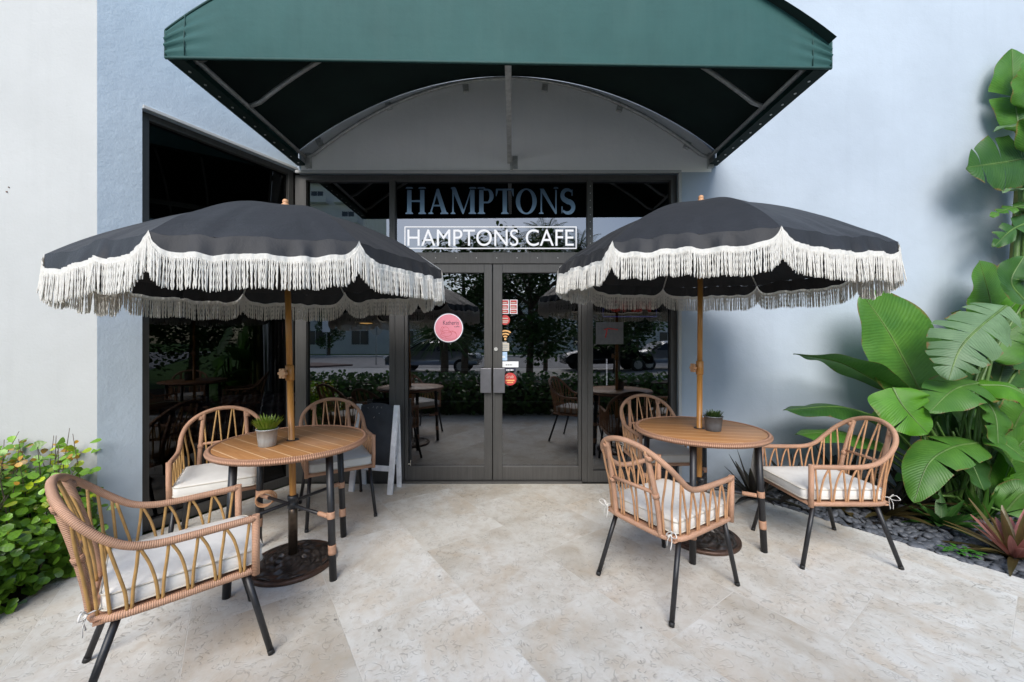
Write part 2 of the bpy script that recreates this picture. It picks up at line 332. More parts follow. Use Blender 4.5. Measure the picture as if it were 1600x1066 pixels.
class MB:
    def __init__(s): s.v = []; s.f = []; s.uv = []; s.mi = []; s.tint = []; s.sm = []; s.m = 0; s.t = (1, 1, 1)
    def vert(s, p): s.v.append(tuple(p)); return len(s.v) - 1
    def face(s, idx, uv=None, smooth=True):
        s.f.append(tuple(idx)); s.uv.append(uv or [(.5, .5)] * len(idx)); s.mi.append(s.m); s.tint.append(s.t); s.sm.append(smooth)
    def box(s, a, b, M4=None):
        (x0, y0, z0), (x1, y1, z1) = a, b
        ps = [(x0, y0, z0), (x1, y0, z0), (x1, y1, z0), (x0, y1, z0), (x0, y0, z1), (x1, y0, z1), (x1, y1, z1), (x0, y1, z1)]
        if M4 is not None: ps = [M4 @ Vector(p) for p in ps]
        i = len(s.v); s.v += [tuple(p) for p in ps]
        for q in ((3, 2, 1, 0), (4, 5, 6, 7), (0, 1, 5, 4), (1, 2, 6, 5), (2, 3, 7, 6), (3, 0, 4, 7)):
            s.face([i + j for j in q], smooth=False)
        return s
    def prism(s, poly, z0, z1, M4=None):
        n = len(poly); i = len(s.v)
        for z in (z0, z1):
            for p in poly:
                q = Vector((p[0], p[1], z)); s.v.append(tuple(M4 @ q if M4 is not None else q))
        s.face([i + n - 1 - j for j in range(n)], smooth=False); s.face([i + n + j for j in range(n)], smooth=False)
        for j in range(n):
            a, b = i + j, i + (j + 1) % n; s.face((a, b, b + n, a + n), smooth=False)
        return s
    def tube(s, pts, r, n=10, closed=False, caps=True, flat=1.0):
        P = [Vector(p) for p in pts]; L = len(P)
        rs = r if isinstance(r, (list, tuple)) else [r] * L
        tang = []
        for i in range(L):
            a = P[(i - 1) % L] if (closed or i > 0) else P[i]; b = P[(i + 1) % L] if (closed or i < L - 1) else P[i]
            d = (b - a); tang.append(d.normalized() if d.length > 1e-9 else Vector((0, 0, 1)))
        ref = Vector((0, 0, 1)) if abs(tang[0].z) < .9 else Vector((1, 0, 0))
        u = tang[0].cross(ref).normalized(); base = len(s.v); length = [0]
        for i in range(1, L): length.append(length[-1] + (P[i] - P[i - 1]).length)
        for i in range(L):
            u = (u - tang[i] * u.dot(tang[i])).normalized(); w = tang[i].cross(u)
            for j in range(n):
                a = 2 * PI * j / n; s.v.append(tuple(P[i] + (u * math.cos(a) + w * math.sin(a) * flat) * rs[i]))
        for i in range(L if closed else L - 1):
            i2 = (i + 1) % L; l0 = length[i]; l1 = length[i2] if i2 else length[-1] + (P[0] - P[-1]).length
            for j in range(n):
                j2 = (j + 1) % n
                s.face((base + i * n + j, base + i * n + j2, base + i2 * n + j2, base + i2 * n + j),
                       [(j / n, l0), ((j + 1) / n, l0), ((j + 1) / n, l1), (j / n, l1)])
        if caps and not closed:
            s.face([base + n - 1 - j for j in range(n)], smooth=False); s.face([base + (L - 1) * n + j for j in range(n)], smooth=False)
        return s
    def lathe(s, prof, n=32, c=(0, 0, 0), fn=None, cap=True):
        base = len(s.v); L = len(prof)
        for (r, z) in prof:
            for j in range(n):
                a = 2 * PI * j / n; dz = fn(r, a, z) if fn else 0
                s.v.append((c[0] + r * math.cos(a), c[1] + r * math.sin(a), c[2] + z + dz))
        for i in range(L - 1):
            for j in range(n):
                j2 = (j + 1) % n
                s.face((base + i * n + j, base + i * n + j2, base + (i + 1) * n + j2, base + (i + 1) * n + j),
                       [(j / n, prof[i][1]), ((j + 1) / n, prof[i][1]), ((j + 1) / n, prof[i + 1][1]), (j / n, prof[i + 1][1])])
        if cap:
            s.face([base + n - 1 - j for j in range(n)], smooth=False); s.face([base + (L - 1) * n + j for j in range(n)], smooth=False)
        return s
    def grid(s, fn, nu, nv, uvf=None):
        base = len(s.v)
        for i in range(nu + 1):
            for j in range(nv + 1): s.v.append(tuple(fn(i / nu, j / nv)))
        for i in range(nu):
            for j in range(nv):
                q = [(i, j), (i + 1, j), (i + 1, j + 1), (i, j + 1)]
                s.face([base + a * (nv + 1) + b for a, b in q], [uvf(a / nu, b / nv) if uvf else (a / nu, b / nv) for a, b in q])
        return s
    def build(s, name, mats, parent=None, bevel=0):
        me = bpy.data.meshes.new(name); me.from_pydata(s.v, [], s.f)
        mats = mats if isinstance(mats, (list, tuple)) else [mats]
        for m in mats: me.materials.append(M[m])
        me.polygons.foreach_set('material_index', s.mi); me.polygons.foreach_set('use_smooth', s.sm)
        uvl = me.uv_layers.new(name='UVMap'); uvl.data.foreach_set('uv', [x for f in s.uv for p in f for x in p])
        if any(t != (1, 1, 1) for t in s.tint):
            ca = me.color_attributes.new('tint', 'FLOAT_COLOR', 'CORNER')
            ca.data.foreach_set('color', [x for f, t in zip(s.f, s.tint) for _ in f for x in (*t, 1)])
        me.update(); o = bpy.data.objects.new(name, me); col.objects.link(o); o.parent = parent
        if bevel:
            b = o.modifiers.new('bevel', 'BEVEL'); b.width = bevel; b.segments = 2; b.limit_method = 'ANGLE'
        return o

def tag(o, label, cat, group=None, kind=None):
    if kind: o['kind'] = kind
    if label: o['label'] = label
    if cat: o['category'] = cat
    if group: o['group'] = group
    return o
def thing(name, label, cat, loc=(0, 0, 0), rz=0, group=None):
    o = bpy.data.objects.new(name, None); o.empty_display_size = .1; col.objects.link(o)
    o.location = loc; o.rotation_euler = (0, 0, rz); return tag(o, label, cat, group)
def children(o): return [c for c in bpy.data.objects if c.parent == o]
def dup(root, loc, rz, label):
    def rec(o, par):
        c = o.copy(); col.objects.link(c); c.parent = par
        for ch in children(o): rec(ch, c)
        return c
    c = rec(root, None); c.location = loc; c.rotation_euler = (0, 0, rz); c['label'] = label
    return c
def text_obj(name, body, mat, width=None, height=None, parent=None, neon=0.0, origin=None, cap=None):
    """built-in lettering turned into a mesh in the XZ plane, left-bottom at the origin, scaled to width and height"""
    cu = bpy.data.curves.new(name, 'FONT'); cu.body = body; cu.size = 1
    if neon: cu.fill_mode = 'NONE'; cu.bevel_depth = neon
    else: cu.extrude = .001
    tmp = bpy.data.objects.new(name, cu); col.objects.link(tmp)
    dg = bpy.context.evaluated_depsgraph_get(); dg.update()
    me = bpy.data.meshes.new_from_object(tmp.evaluated_get(dg)); bpy.data.objects.remove(tmp); bpy.data.curves.remove(cu)
    xs = [v.co.x for v in me.vertices]; ys = [v.co.y for v in me.vertices]
    sx = width / (max(xs) - min(xs)); sy = height / (max(ys) - min(ys)) if height else sx
    x0, y0 = min(xs), min(ys)
    for v in me.vertices: v.co = Vector(((v.co.x - x0) * sx, -v.co.z * sx * .5, (v.co.y - y0) * sy))
    me.materials.clear(); me.materials.append(M[mat])
    o = bpy.data.objects.new(name, me); col.objects.link(o); o.parent = parent
    if origin is not None: o.location = origin
    return o

# ------------------------------------------------------------------ ground
def sheet(name, poly, z0, z1, mat, kind='structure'):
    o = MB().prism(poly, z0, z1).build(name, mat); o['kind'] = kind; return o
b = MB(); b.face([b.vert(p) for p in ((-300, -300, -.07), (300, -300, -.07), (300, 300, -.07), (-300, 300, -.07))], smooth=False)
g = b.build('ground', 'lawn'); g['kind'] = 'structure'
BED0, BED1 = Vector((2.06, 3.56)), Vector((2.99, 2.279))
bd = (BED1 - BED0).normalized(); BED2 = BED0 + bd * 3.4; BEDT = BED0 - bd * .30
patio = [(-2.745, 2.585), (-2.13, 3.80), (BEDT.x, 3.80), (BED1.x, BED1.y), (BED2.x, BED2.y), (BED2.x, -.6), (-2.4, -.6), (-2.55, 1.6), (-2.6, 1.986)]
patio = [(p[0], p[1]) for p in patio][::-1]
sheet('patio', patio, -.065, 0, 'travertine')
sheet('planting_soil', [(BEDT.x + .006, 3.79), (BED1.x + .006, BED1.y + .006), (BED2.x + .006, BED2.y + .006), (9, BED2.y), (9, 3.79)][::-1], -.066, -.035, 'soil')
sheet('planting_earth', [(-6, 2.58), (-2.75, 2.58), (-2.61, 1.986), (-2.56, 1.6), (-2.41, -.6), (-6, -.6)], -.066, -.02, 'soil')

# pebbles
random.seed(3)
b = MB()
ico = []
import bmesh
bm = bmesh.new(); bmesh.ops.create_icosphere(bm, subdivisions=2, radius=1)
iv = [v.co.copy() for v in bm.verts]; ifc = [[v.index for v in f.verts] for f in bm.faces]; bm.free()
nb_ = Vector((-bd.y, bd.x))
if nb_.x < 0: nb_ = -nb_
cnt = 0
for layer, n in ((0, 1700), (1, 1300)):
    for _ in range(n):
        s_ = random.random() ** 1.0 * 2.2; w_ = .012 + (random.random() ** 1.5) * 2.4
        p = BEDT + bd * s_ + nb_ * w_
        if p.y > 3.74 or p.x > 4.6: continue
        sz = random.uniform(.016, .034); sc = Vector((sz * random.uniform(1, 1.5), sz, sz * random.uniform(.42, .7)))
        rot = Euler((random.uniform(-.5, .5), random.uniform(-.5, .5), random.uniform(0, 6.3))).to_matrix()
        c = Vector((p.x, p.y, -.024 + layer * .017)); i = len(b.v); sd = Vector((random.random() * 50,) * 3)
        v_ = random.uniform(.7, 1.35); b.t = (v_, v_, v_)
        for v in iv:
            q = v * (1 + .16 * mnoise.noise(v * 1.3 + sd)); q = Vector((q.x * sc.x, q.y * sc.y, q.z * sc.z)); b.v.append(tuple(c + rot @ q))
        for f in ifc: b.face([i + j for j in f])
pb = b.build('pebbles', 'river_stone'); tag(pb, 'smooth dark grey river stones filling the planting bed', None, kind='stuff')

# ------------------------------------------------------------------ the cafe building
GY = 3.87                                     # plane of the shop-front glass
bld = thing('cafe_building', 'pale blue stucco cafe building with dark framed shop front and white wing', 'building', (0, 3.8, 0))
def loc(o):                                   # parts of the building are modelled in world coordinates
    o.location = -o.parent.matrix_basis.translation if o.parent else o.location
    return o
def bpart(b, name, mats, bevel=0, parent=bld):
    o = b.build(name, mats, parent, bevel)
    if parent == bld: o.location = (0, -3.8, 0)
    return o
b = MB(); b.box((-2.09, 3.80, 3.03), (1.625, 4.05, 8)); b.box((1.625, 3.80, -.06), (10, 4.05, 8))
bpart(b, 'front_wall', 'pale_blue_stucco')
# the lintel zone under the awning is painted off white
P0 = Vector((-2.748, 2.587, 0)); P1 = Vector((-2.09, 3.82, 0)); wd = (P1 - P0).normalized(); wn = Vector((wd.y, -wd.x, 0))
WM = Matrix(((wd.x, -wn.x, 0, P0.x), (wd.y, -wn.y, 0, P0.y), (0, 0, 1, 0), (0, 0, 0, 1)))   # x along the wall, y into it
WL = (P1 - P0).length
b = MB(); b.box((0, 0, -.06), (.228, .22, 8), WM); b.box((.228, 0, 3.055), (WL, .22, 8), WM)
bpart(b, 'angled_wall', 'light_blue_stucco')
b = MB(); b.box((-9, 2.587, -.06), (-2.75, 2.85, 8)); bpart(b, 'side_wall', 'white_stucco')
# off-white arch under the awning: a thin skin on the wall
AXC, AHW = -.05, 2.0
def arch_z(x, z0, h, hw=AHW): 
    t = (x - AXC) / hw; return z0 + h * max(0, 1 - t * t) ** .92
b = MB(); N = 40
top = []; bot = []
for i in range(N + 1):
    x = AXC - AHW + 2 * AHW * i / N
    x_ = min(max(x, -2.075), 1.94); top.append(b.vert((x_, 3.7965, arch_z(x, 3.245, .715)))); bot.append(b.vert((x_, 3.7965, 3.032)))
for i in range(N): b.face((bot[i], bot[i + 1], top[i + 1], top[i]), smooth=False)
bpart(b, 'wall_panel', 'warm_stucco')
# rendered lip above the shop front and window
b = MB(); b.box((-2.10, 3.775, 3.018), (1.64, 3.7955, 3.045)); b.box((.228, -.02, 3.05), (WL - .012, -.002, 3.075), WM); b.box((1.615, 3.775, -.0), (1.645, 3.7955, 3.018))
bpart(b, 'window_lip', 'white_stucco', .004)
for dx, dz, r in ((0, 0, .005), (.014, .03, .004)):
    c = at(11, 300, 2.586) + Vector((dx, 0, dz)); b = MB(); b.tube([c, c + Vector((0, -.004, 0))], r, 8); bpart(b, 'bolt_stub', 'rust')

# shop-front frame
def frame_box(b, x0, x1, z0, z1, y0=3.83, y1=3.91): b.box((x0, y0, z0), (x1, y1, z1))
sf = MB()
frame_box(sf, -2.13, -2.02, 0, 3.018); frame_box(sf, -1.205, -1.15, 0, 2.968); frame_box(sf, .74, .795, 0, 2.968); frame_box(sf, 1.56, 1.616, 0, 3.018)
frame_box(sf, -2.02, 1.56, 2.968, 3.018, 3.828)
frame_box(sf, -2.02, -1.205, .0, .11, 3.835); frame_box(sf, .795, 1.56, .0, .11, 3.835)
frame_box(sf, -1.15, -1.062, 0, 2.15, 3.836); frame_box(sf, .688, .74, 0, 2.15, 3.836); frame_box(sf, -1.15, .74, 2.15, 2.262, 3.834)
frame_box(sf, -1.06, .686, 0, .018, 3.80, 3.92)
sfo = bpart(sf, 'shopfront_frame', 'anodised_frame', .003)
for c in [Vector((.768, 3.83, 2.35 + i * .07)) for i in range(9)] + [Vector((-.95 + i * .2, 3.833, 2.206)) for i in range(9)]:
    MB().tube([c, c + Vector((0, -.003, 0))], .0045, 8).build('screw', 'galvanised_steel', sfo)
def pane(name, x0, x1, z0, z1, parent=bld, y=GY):
    b = MB(); b.face([b.vert(p) for p in ((x0, y, z0), (x1, y, z0), (x1, y, z1), (x0, y, z1))], smooth=False)
    o = b.build(name, 'tinted_glass', parent)
    if parent == bld: o.location = (0, -3.8, 0)
    return o
pane('window_pane', -2.02, -1.205, .11, 2.968); pane('window_pane', .795, 1.56, .11, 2.968); pane('transom_pane', -1.15, .74, 2.262, 2.968)
# two door leaves
def door(x0, x1, hx, label, lock=False):
    b = MB(); y0, y1 = 3.842, 3.898
    b.box((x0, y0, .022), (x0 + (.03 if hx > 0 else .092), y1, 2.146)); b.box((x1 - (.078 if hx > 0 else .03), y0, .022), (x1, y1, 2.146))
    xa, xb = x0 + (.03 if hx > 0 else .092), x1 - (.078 if hx > 0 else .03)
    b.box((xa, y0, .022), (xb, y1, .155)); b.box((xa, y0, 2.062), (xb, y1, 2.146))
    d = bpart(b, 'door', 'anodised_frame', .003); d['label'] = label
    pane('door_glass', xa, xb, .155, 2.062, d)
    b = MB(); hx0, hx1 = (x1 - .112, x1 - .006) if hx > 0 else (x0 + .006, x0 + .118)
    b.box((hx0, 3.795, .885), (hx1, 3.806, 1.125)); b.box((hx0 + .03, 3.806, .95), (hx0 + .06, 3.842, 1.06))
    b.build('pull_handle', 'handle_metal', d, .004)
    b = MB(); b.box((xa, 3.905, 1.09), (xb, 3.93, 1.115)); b.build('push_bar', 'handle_metal', d)
    if lock:
        b = MB(); c = Vector((x0 + .03, 3.842, 1.31)); b.tube([c, c + Vector((0, -.012, 0))], .018, 16); b.build('lock', 'galvanised_steel', d)
    return d
dl = door(-1.058, -.196, 1, 'left leaf of the glazed double door'); dr = door(-.188, .684, -1, 'right leaf of the glazed double door with lock', True)
# angled window
b = MB(); a0, a1 = .228, WL - .02
for q in ((a0, a0 + .055, 0, 3.055), (a1 - .05, a1, 0, 3.055), (a0 + .055, a1 - .05, 3.005, 3.055), (a0 + .055, a1 - .05, 0, .075)):
    b.box((q[0], .045, q[2]), (q[1], .12, q[3]), WM)
wf = bpart(b, 'window_frame', 'anodised_frame', .003)
b = MB(); b.face([b.vert(WM @ Vector(p)) for p in ((a0 + .05, .085, .07), (a1 - .045, .085, .07), (a1 - .045, .085, 3.01), (a0 + .05, .085, 3.01))], smooth=False)
b.build('window_pane', 'dark_tinted_glass', wf)
# interior shell
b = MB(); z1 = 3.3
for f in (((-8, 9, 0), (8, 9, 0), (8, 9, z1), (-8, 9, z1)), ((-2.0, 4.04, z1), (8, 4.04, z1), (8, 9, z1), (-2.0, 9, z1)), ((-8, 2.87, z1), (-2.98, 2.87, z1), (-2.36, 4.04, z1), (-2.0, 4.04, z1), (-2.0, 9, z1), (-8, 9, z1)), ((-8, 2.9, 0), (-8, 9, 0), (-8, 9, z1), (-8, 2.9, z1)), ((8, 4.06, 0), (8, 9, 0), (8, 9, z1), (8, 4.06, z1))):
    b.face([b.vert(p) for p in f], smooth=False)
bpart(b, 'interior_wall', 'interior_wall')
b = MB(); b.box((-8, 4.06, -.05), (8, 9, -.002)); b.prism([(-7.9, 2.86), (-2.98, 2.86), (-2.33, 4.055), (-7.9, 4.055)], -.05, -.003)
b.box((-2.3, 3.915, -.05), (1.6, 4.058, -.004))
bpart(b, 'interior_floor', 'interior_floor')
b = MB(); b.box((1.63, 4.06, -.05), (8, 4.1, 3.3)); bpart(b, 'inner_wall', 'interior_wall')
# things just inside the glass
t = thing('cafe_table', 'dim indoor table under a plaid cloth behind the angled window', 'table', (-3.0, 4.35, 0), .35)
b = MB(); b.box((-.55, -.4, .70), (.55, .4, .73)); b.build('tabletop', 'interior_wood', t)
for sx in (-1, 1):
    for sy in (-1, 1): MB().box((sx * .5 - .02, sy * .35 - .02, 0), (sx * .5 + .02, sy * .35 + .02, .70)).build('leg', 'black_metal', t)
c = MB(); c.box((-.56, -.41, .735), (.56, .41, .742)); c.box((-.56, -.42, .45), (.56, -.411, .742))
o = c.build('tablecloth', 'plaid_cloth'); o.location = (-3.0, 4.35, 0); o.rotation_euler = (0, 0, .35); tag(o, 'pink and navy plaid cloth over the indoor table', 'tablecloth')
t = thing('pendant_lamp', 'small amber lit pendant lamp seen through the left shop-front window', 'lamp', tuple(at(572, 505, 5.2)))
MB().tube([(0, 0, 0), (0, 0, 1.5)], .004, 6).build('cord', 'black_metal', t); MB().lathe([(.03, .06), (.13, .015), (.14, 0)], 20, cap=False).build('lamp_shade', 'interior_wood', t)
MB().lathe([(.001, -.012), (.075, -.006), (.08, 0)], 16).build('bulb', 'lamp_amber', t)
t = thing('neon_sign', 'faint red neon open sign hanging inside the right window', 'neon sign', tuple(at(952, 487, 3.95)))
text_obj('letters', 'OPEN', 'neon_red', .42, .11, t, neon=.018)
b = MB(); b.tube(crom([(-.06, .01, -.05), (.48, .01, -.05), (.48, .01, .16), (-.06, .01, .16)], 1, True), .005, 6, closed=True); b.build('border', 'neon_blue', t)
MB().tube([(.05, .01, .16), (.05, .01, .9)], .002, 5).build('chain', 'black_metal', t)
t = thing('led_strip', 'short vertical strip of white lights inside the right window', 'light', tuple(at(948, 602, 4.0)))
b = MB(); 
for i in range(22): b.box((-.006, -.004, i * .0125), (.006, .0, i * .0125 + .007))
b.build('bulb', 'led_white', t); MB().box((-.01, 0, 0), (.01, .006, .28)).build('backing', 'black_metal', t)

# ------------------------------------------------------------------ lettering and stickers on the glass
SY = GY - .004
def serif_letters():
    """cap height 1, returns a list of (glyph polygons, advance); every polygon is convex or a strip"""
    S, T, H, sv = .20, .075, .045, .075     # stem, thin stroke, serif height, serif overhang
    def rect(x0, z0, x1, z1): return [(x0, z0), (x1, z0), (x1, z1), (x0, z1)]
    def serif(x0, x1, z, up):               # bracketed foot or head
        h = H if up else -H
        return [[(x0 - sv, z), (x1 + sv, z), (x1 + sv, z + h * .6), (x1 + .02, z + h * 1.5), (x0 - .02, z + h * 1.5), (x0 - sv, z + h * .6)]]
    def stem(x, w): return [rect(x, H, x + w, 1 - H)] + serif(x, x + w, 0, 1) + serif(x, x + w, 1, -1)
    def slant(xb, xt, w): return [[(xb, 0), (xb + w, 0), (xt + w, 1), (xt, 1)]]
    def ring(cx, cz, ro, rzo, ri, rzi, a0=0, a1=2 * PI, n=28):
        out = []
        for i in range(n):
            p, q = a0 + (a1 - a0) * i / n, a0 + (a1 - a0) * (i + 1) / n
            out.append([(cx + ri * math.cos(p), cz + rzi * math.sin(p)), (cx + ro * math.cos(p), cz + rzo * math.sin(p)), (cx + ro * math.cos(q), cz + rzo * math.sin(q)), (cx + ri * math.cos(q), cz + rzi * math.sin(q))])
        return out
    g = {}
    g['H'] = (stem(.09, S) + stem(.68, S) + [rect(.29, .47, .68, .545)], 1.02)
    g['A'] = ([[(.12, H), (.185, H), (.47, .86), (.42, 1)], [(.42, 1), (.52, 1), (.88, H), (.66, H), (.405, .80)], rect(.24, .30, .66, .365)] + serif(.11, .20, 0, 1) + serif(.66, .88, 0, 1), 1.0)
    g['M'] = ([rect(.13, H, .20, 1 - H), rect(.95, H, 1.15, 1 - H), [(.10, 1), (.31, 1), (.68, .10), (.60, 0)], [(.60, 0), (.65, 0), (.98, .86), (.97, 1)]] + serif(.13, .20, 0, 1) + serif(.95, 1.15, 0, 1) + serif(.13, .22, 1, -1) + serif(.97, 1.15, 1, -1), 1.27)
    g['P'] = (stem(.09, S) + [rect(.29, 1 - .075, .46, 1), rect(.29, .42, .46, .49)] + ring(.46, .71, .29, .29, .10, .22, -PI / 2, PI / 2, 16), .80)
    g['T'] = ([rect(.36, H, .56, .93), rect(.05, .93, .87, 1), [(.05, .70), (.085, .70), (.16, .93), (.05, .93)], [(.76, .93), (.835, .70), (.87, .70), (.87, .93)]] + serif(.36, .56, 0, 1), .92)
    g['O'] = (ring(.52, .5, .48, .515, .28, .45), 1.04)
    g['N'] = ([rect(.13, H, .20, 1), rect(.80, 0, .87, 1 - H), [(.08, 1), (.28, 1), (.87, .05), (.87, 0), (.80, 0)]] + serif(.13, .20, 0, 1) + serif(.80, .87, 1, -1), 1.0)
    s_ = []
    pts = []
    for i in range(33):
        u = i / 32
        if u < .5: a = R(35) + (R(270) - R(35)) * (u / .5); pts.append((.36 + .235 * math.cos(a), .745 + .215 * math.sin(a), .04 + .065 * math.sin(PI * u)))
        else: a = R(90) - (R(270) - R(35)) * ((u - .5) / .5); pts.append((.37 + .255 * math.cos(a), .265 + .225 * math.sin(a), .04 + .065 * math.sin(PI * u)))
    for i in range(32):
        (x0, z0, w0), (x1, z1, w1) = pts[i], pts[i + 1]
        a = pts[max(i - 1, 0)]; c = pts[min(i + 2, 32)]
        def nrm(p, q): d = Vector((q[0] - p[0], q[1] - p[1])); d.normalize(); return Vector((-d.y, d.x))
        n0, n1 = nrm(a, (x1, z1)), nrm((x0, z0), c)
        s_.append([(x0 - n0.x * w0, z0 - n0.y * w0), (x0 + n0.x * w0, z0 + n0.y * w0), (x1 + n1.x * w1, z1 + n1.y * w1), (x1 - n1.x * w1, z1 - n1.y * w1)])
    s_.append([(.545, .72), (.585, .72), (.59, .97), (.555, .97)]); s_.append([(.09, .03), (.125, .03), (.14, .30), (.09, .30)])
    g['S'] = (s_, .72)
    return g
G = serif_letters(); word = 'HAMPTONS'; adv = sum(G[c][1] for c in word)
c0 = at(633, 334.5, SY); c1 = at(899, 295, SY); W_ = c1.x - c0.x; Hh = c1.z - c0.z
b = MB(); x = 0; pc = 0
for ch in word:
    polys, ad = G[ch]
    for p in polys:
        pc += 1; y = -.00004 * (pc % 29)
        ar = sum(p[i][0] * p[(i + 1) % len(p)][1] - p[(i + 1) % len(p)][0] * p[i][1] for i in range(len(p)))
        if ar < 0: p = p[::-1]
        b.face([b.vert(((x + q[0]) * W_ / adv, y, q[1] * Hh)) for q in p], smooth=False)
    x += ad
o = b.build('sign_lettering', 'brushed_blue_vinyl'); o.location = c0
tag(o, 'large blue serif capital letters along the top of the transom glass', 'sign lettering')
t = thing('window_sign', 'white sans serif capitals in a thin white outline box on transom glass', 'sign', tuple(at(632, 389, SY)))
w = (901 - 632) * SY / F; h = (389 - 354) * SY / F
text_obj('letters', 'HAMPTONS CAFE', 'lit_white', w * .966, h * .74, t, origin=(w * .017, 0, h * .13))
b = MB(); e = .010
b.box((0, -.001, 0), (w, 0, e)); b.box((0, -.001, h - e), (w, 0, h)); b.box((0, -.001, e), (e, 0, h - e)); b.box((w - e, -.001, e), (w, 0, h - e)); b.build('border', 'lit_white', t)

def disc(b, cx, cz, r, y, n=48, r_in=0, a0=0, a1=2 * PI):
    for i in range(n):
        p, q = a0 + (a1 - a0) * i / n, a0 + (a1 - a0) * (i + 1) / n
        f = [(cx + r * math.cos(p), y, cz + r * math.sin(p)), (cx + r * math.cos(q), y, cz + r * math.sin(q))]
        if r_in: f += [(cx + r_in * math.cos(q), y, cz + r_in * math.sin(q)), (cx + r_in * math.cos(p), y, cz + r_in * math.sin(p))]
        else: f += [(cx, y, cz)]
        b.face([b.vert(v) for v in f], smooth=False)
t = thing('round_sticker', 'round pink sticker with a line drawing on the left door glass', 'sticker', tuple(at(701, 512.5, SY)))
b = MB(); disc(b, 0, 0, .149, 0); b.build('sticker_edge', 'vinyl_navy', t)
b = MB(); disc(b, 0, 0, .142, -.0006, r_in=.134); b.build('ring', 'vinyl_white', t)
b = MB(); disc(b, 0, 0, .134, -.0006); b.build('sticker_face', 'vinyl_pink', t)
text_obj('letters', 'Katherin', 'vinyl_navy', .155, .042, t, origin=(-.055, -.0012, .030)); text_obj('letters', 'cafe', 'vinyl_navy', .052, .017, t, origin=(.055, -.0012, .006))
b = MB(); random.seed(5)
for (cx, cz, rx, rz, a0, a1) in ((-.02, -.055, .05, .03, 0, 2 * PI), (-.03, -.03, .035, .04, .3, 3.4), (.03, -.05, .04, .018, -.6, 2.6), (-.055, -.075, .03, .02, 1, 5), (.02, -.09, .055, .022, 2.8, 6.0), (-.015, -.02, .06, .03, 3.4, 6.0), (-.06, -.02, .018, .03, .5, 4), (.06, -.075, .02, .03, -1.6, 2)):
    b.tube([(cx + rx * math.cos(a0 + (a1 - a0) * i / 16), -.0012, cz + rz * math.sin(a0 + (a1 - a0) * i / 16)) for i in range(17)], .0011, 4)
b.build('line_drawing', 'vinyl_red', t)
def card(name, label, px0, py0, px1, py1, mat, cat='sticker', detail=None, group='stickers down the edge of the right door'):
    a = at(px0, py1, SY); c = at(px1, py0, SY); w, h = c.x - a.x, c.z - a.z
    t = thing(name, label, cat, tuple(a), 0, group); b = MB(); b.face([b.vert(p) for p in ((0, 0, 0), (w, 0, 0), (w, 0, h), (0, 0, h))], smooth=False); b.build('sticker_face', mat, t)
    if detail: detail(t, w, h)
    return t
def bars(mat, rows, m=.12, seed=1):
    def fn(t, w, h):
        rr = random.Random(seed); b = MB()
        for i in range(rows):
            z0 = h * (m + (1 - 2 * m) * i / rows); z1 = h * (m + (1 - 2 * m) * (i + .62) / rows); x = w * m
            while x < w * (1 - m) - .004:
                l = min(rr.uniform(.006, .02), w * (1 - m) - x); b.face([b.vert(p) for p in ((x, -.0007, z0), (x + l, -.0007, z0), (x + l, -.0007, z1), (x, -.0007, z1))], smooth=False); x += l + .003
        b.build('print', mat, t)
    return fn
def red_card(t, w, h):
    b = MB(); e = .007
    for i, (z0, z1) in enumerate(((.04, .30), (.36, .62), (.68, .96))):
        b.face([b.vert(p) for p in ((e, -.0007, h * z0), (w - e, -.0007, h * z0), (w - e, -.0007, h * z1), (e, -.0007, h * z1))], smooth=False)
    b.build('print', 'vinyl_red', t)
    b = MB(); rr = random.Random(int(w * 1e5) + len(t.name))
    for i in range(3):
        z = h * (.12 + .31 * i); b.face([b.vert(p) for p in ((.013, -.0013, z), (w - .016, -.0013, z), (w - .02, -.0013, z + .012), (.013, -.0013, z + .012))], smooth=False)
    b.build('lettering', 'vinyl_cream', t)
card('poster_card', 'left of two small red and white cards on the right door', 783.5, 468.5, 795, 490.5, 'vinyl_white', 'card', red_card, None)
card('poster_card', 'right of two small red and white cards on the right door', 796.5, 468.5, 808.5, 490.5, 'vinyl_white', 'card', red_card, None)
def red_disc(label, px, py, r, low):
    t = thing('round_sticker', label, 'sticker', tuple(at(px, py, SY)))
    b = MB(); disc(b, 0, 0, r, 0, 32); b.build('sticker_face', 'vinyl_red', t)
    if low: text_obj('lettering', 'Grub', 'vinyl_cream', r * 1.25, r * .55, t, origin=(-r * .7, -.0008, r * .15))
    b = MB(); b.face([b.vert(p) for p in ((-r * .7, -.0008, -r * .32), (r * .7, -.0008, -r * .32), (r * .7, -.0008, -r * .1), (-r * .7, -.0008, -r * .1))], smooth=False)
    b.face([b.vert(p) for p in ((-r * .5, -.0008, -r * .62), (r * .5, -.0008, -r * .62), (r * .5, -.0008, -r * .45), (-r * .5, -.0008, -r * .45))], smooth=False)
    if not low: b.face([b.vert(p) for p in ((-r * .6, -.0008, r * .2), (r * .6, -.0008, r * .2), (r * .6, -.0008, r * .42), (-r * .6, -.0008, r * .42))], smooth=False)
    b.build('print', 'vinyl_amber' if low else 'vinyl_cream', t)
red_disc('small dark red round sticker above the wifi symbol', 789, 500, .049, False)
red_disc('red round sticker beside the right door handle', 797, 592.5, .063, True)
t = thing('wifi_sticker', 'amber wifi symbol with lettering on the right door glass', 'sticker', tuple(at(789.5, 530, SY)))
b = MB(); disc(b, 0, 0, .011, 0, 16)
for i, r in enumerate((.035, .062, .09)): disc(b, 0, 0, r, 0, 20, r - .015, R(50), R(130))
b.build('symbol', 'vinyl_amber', t); text_obj('lettering', 'WIFI', 'vinyl_white', .06, .016, t, origin=(-.045, 0, -.042))
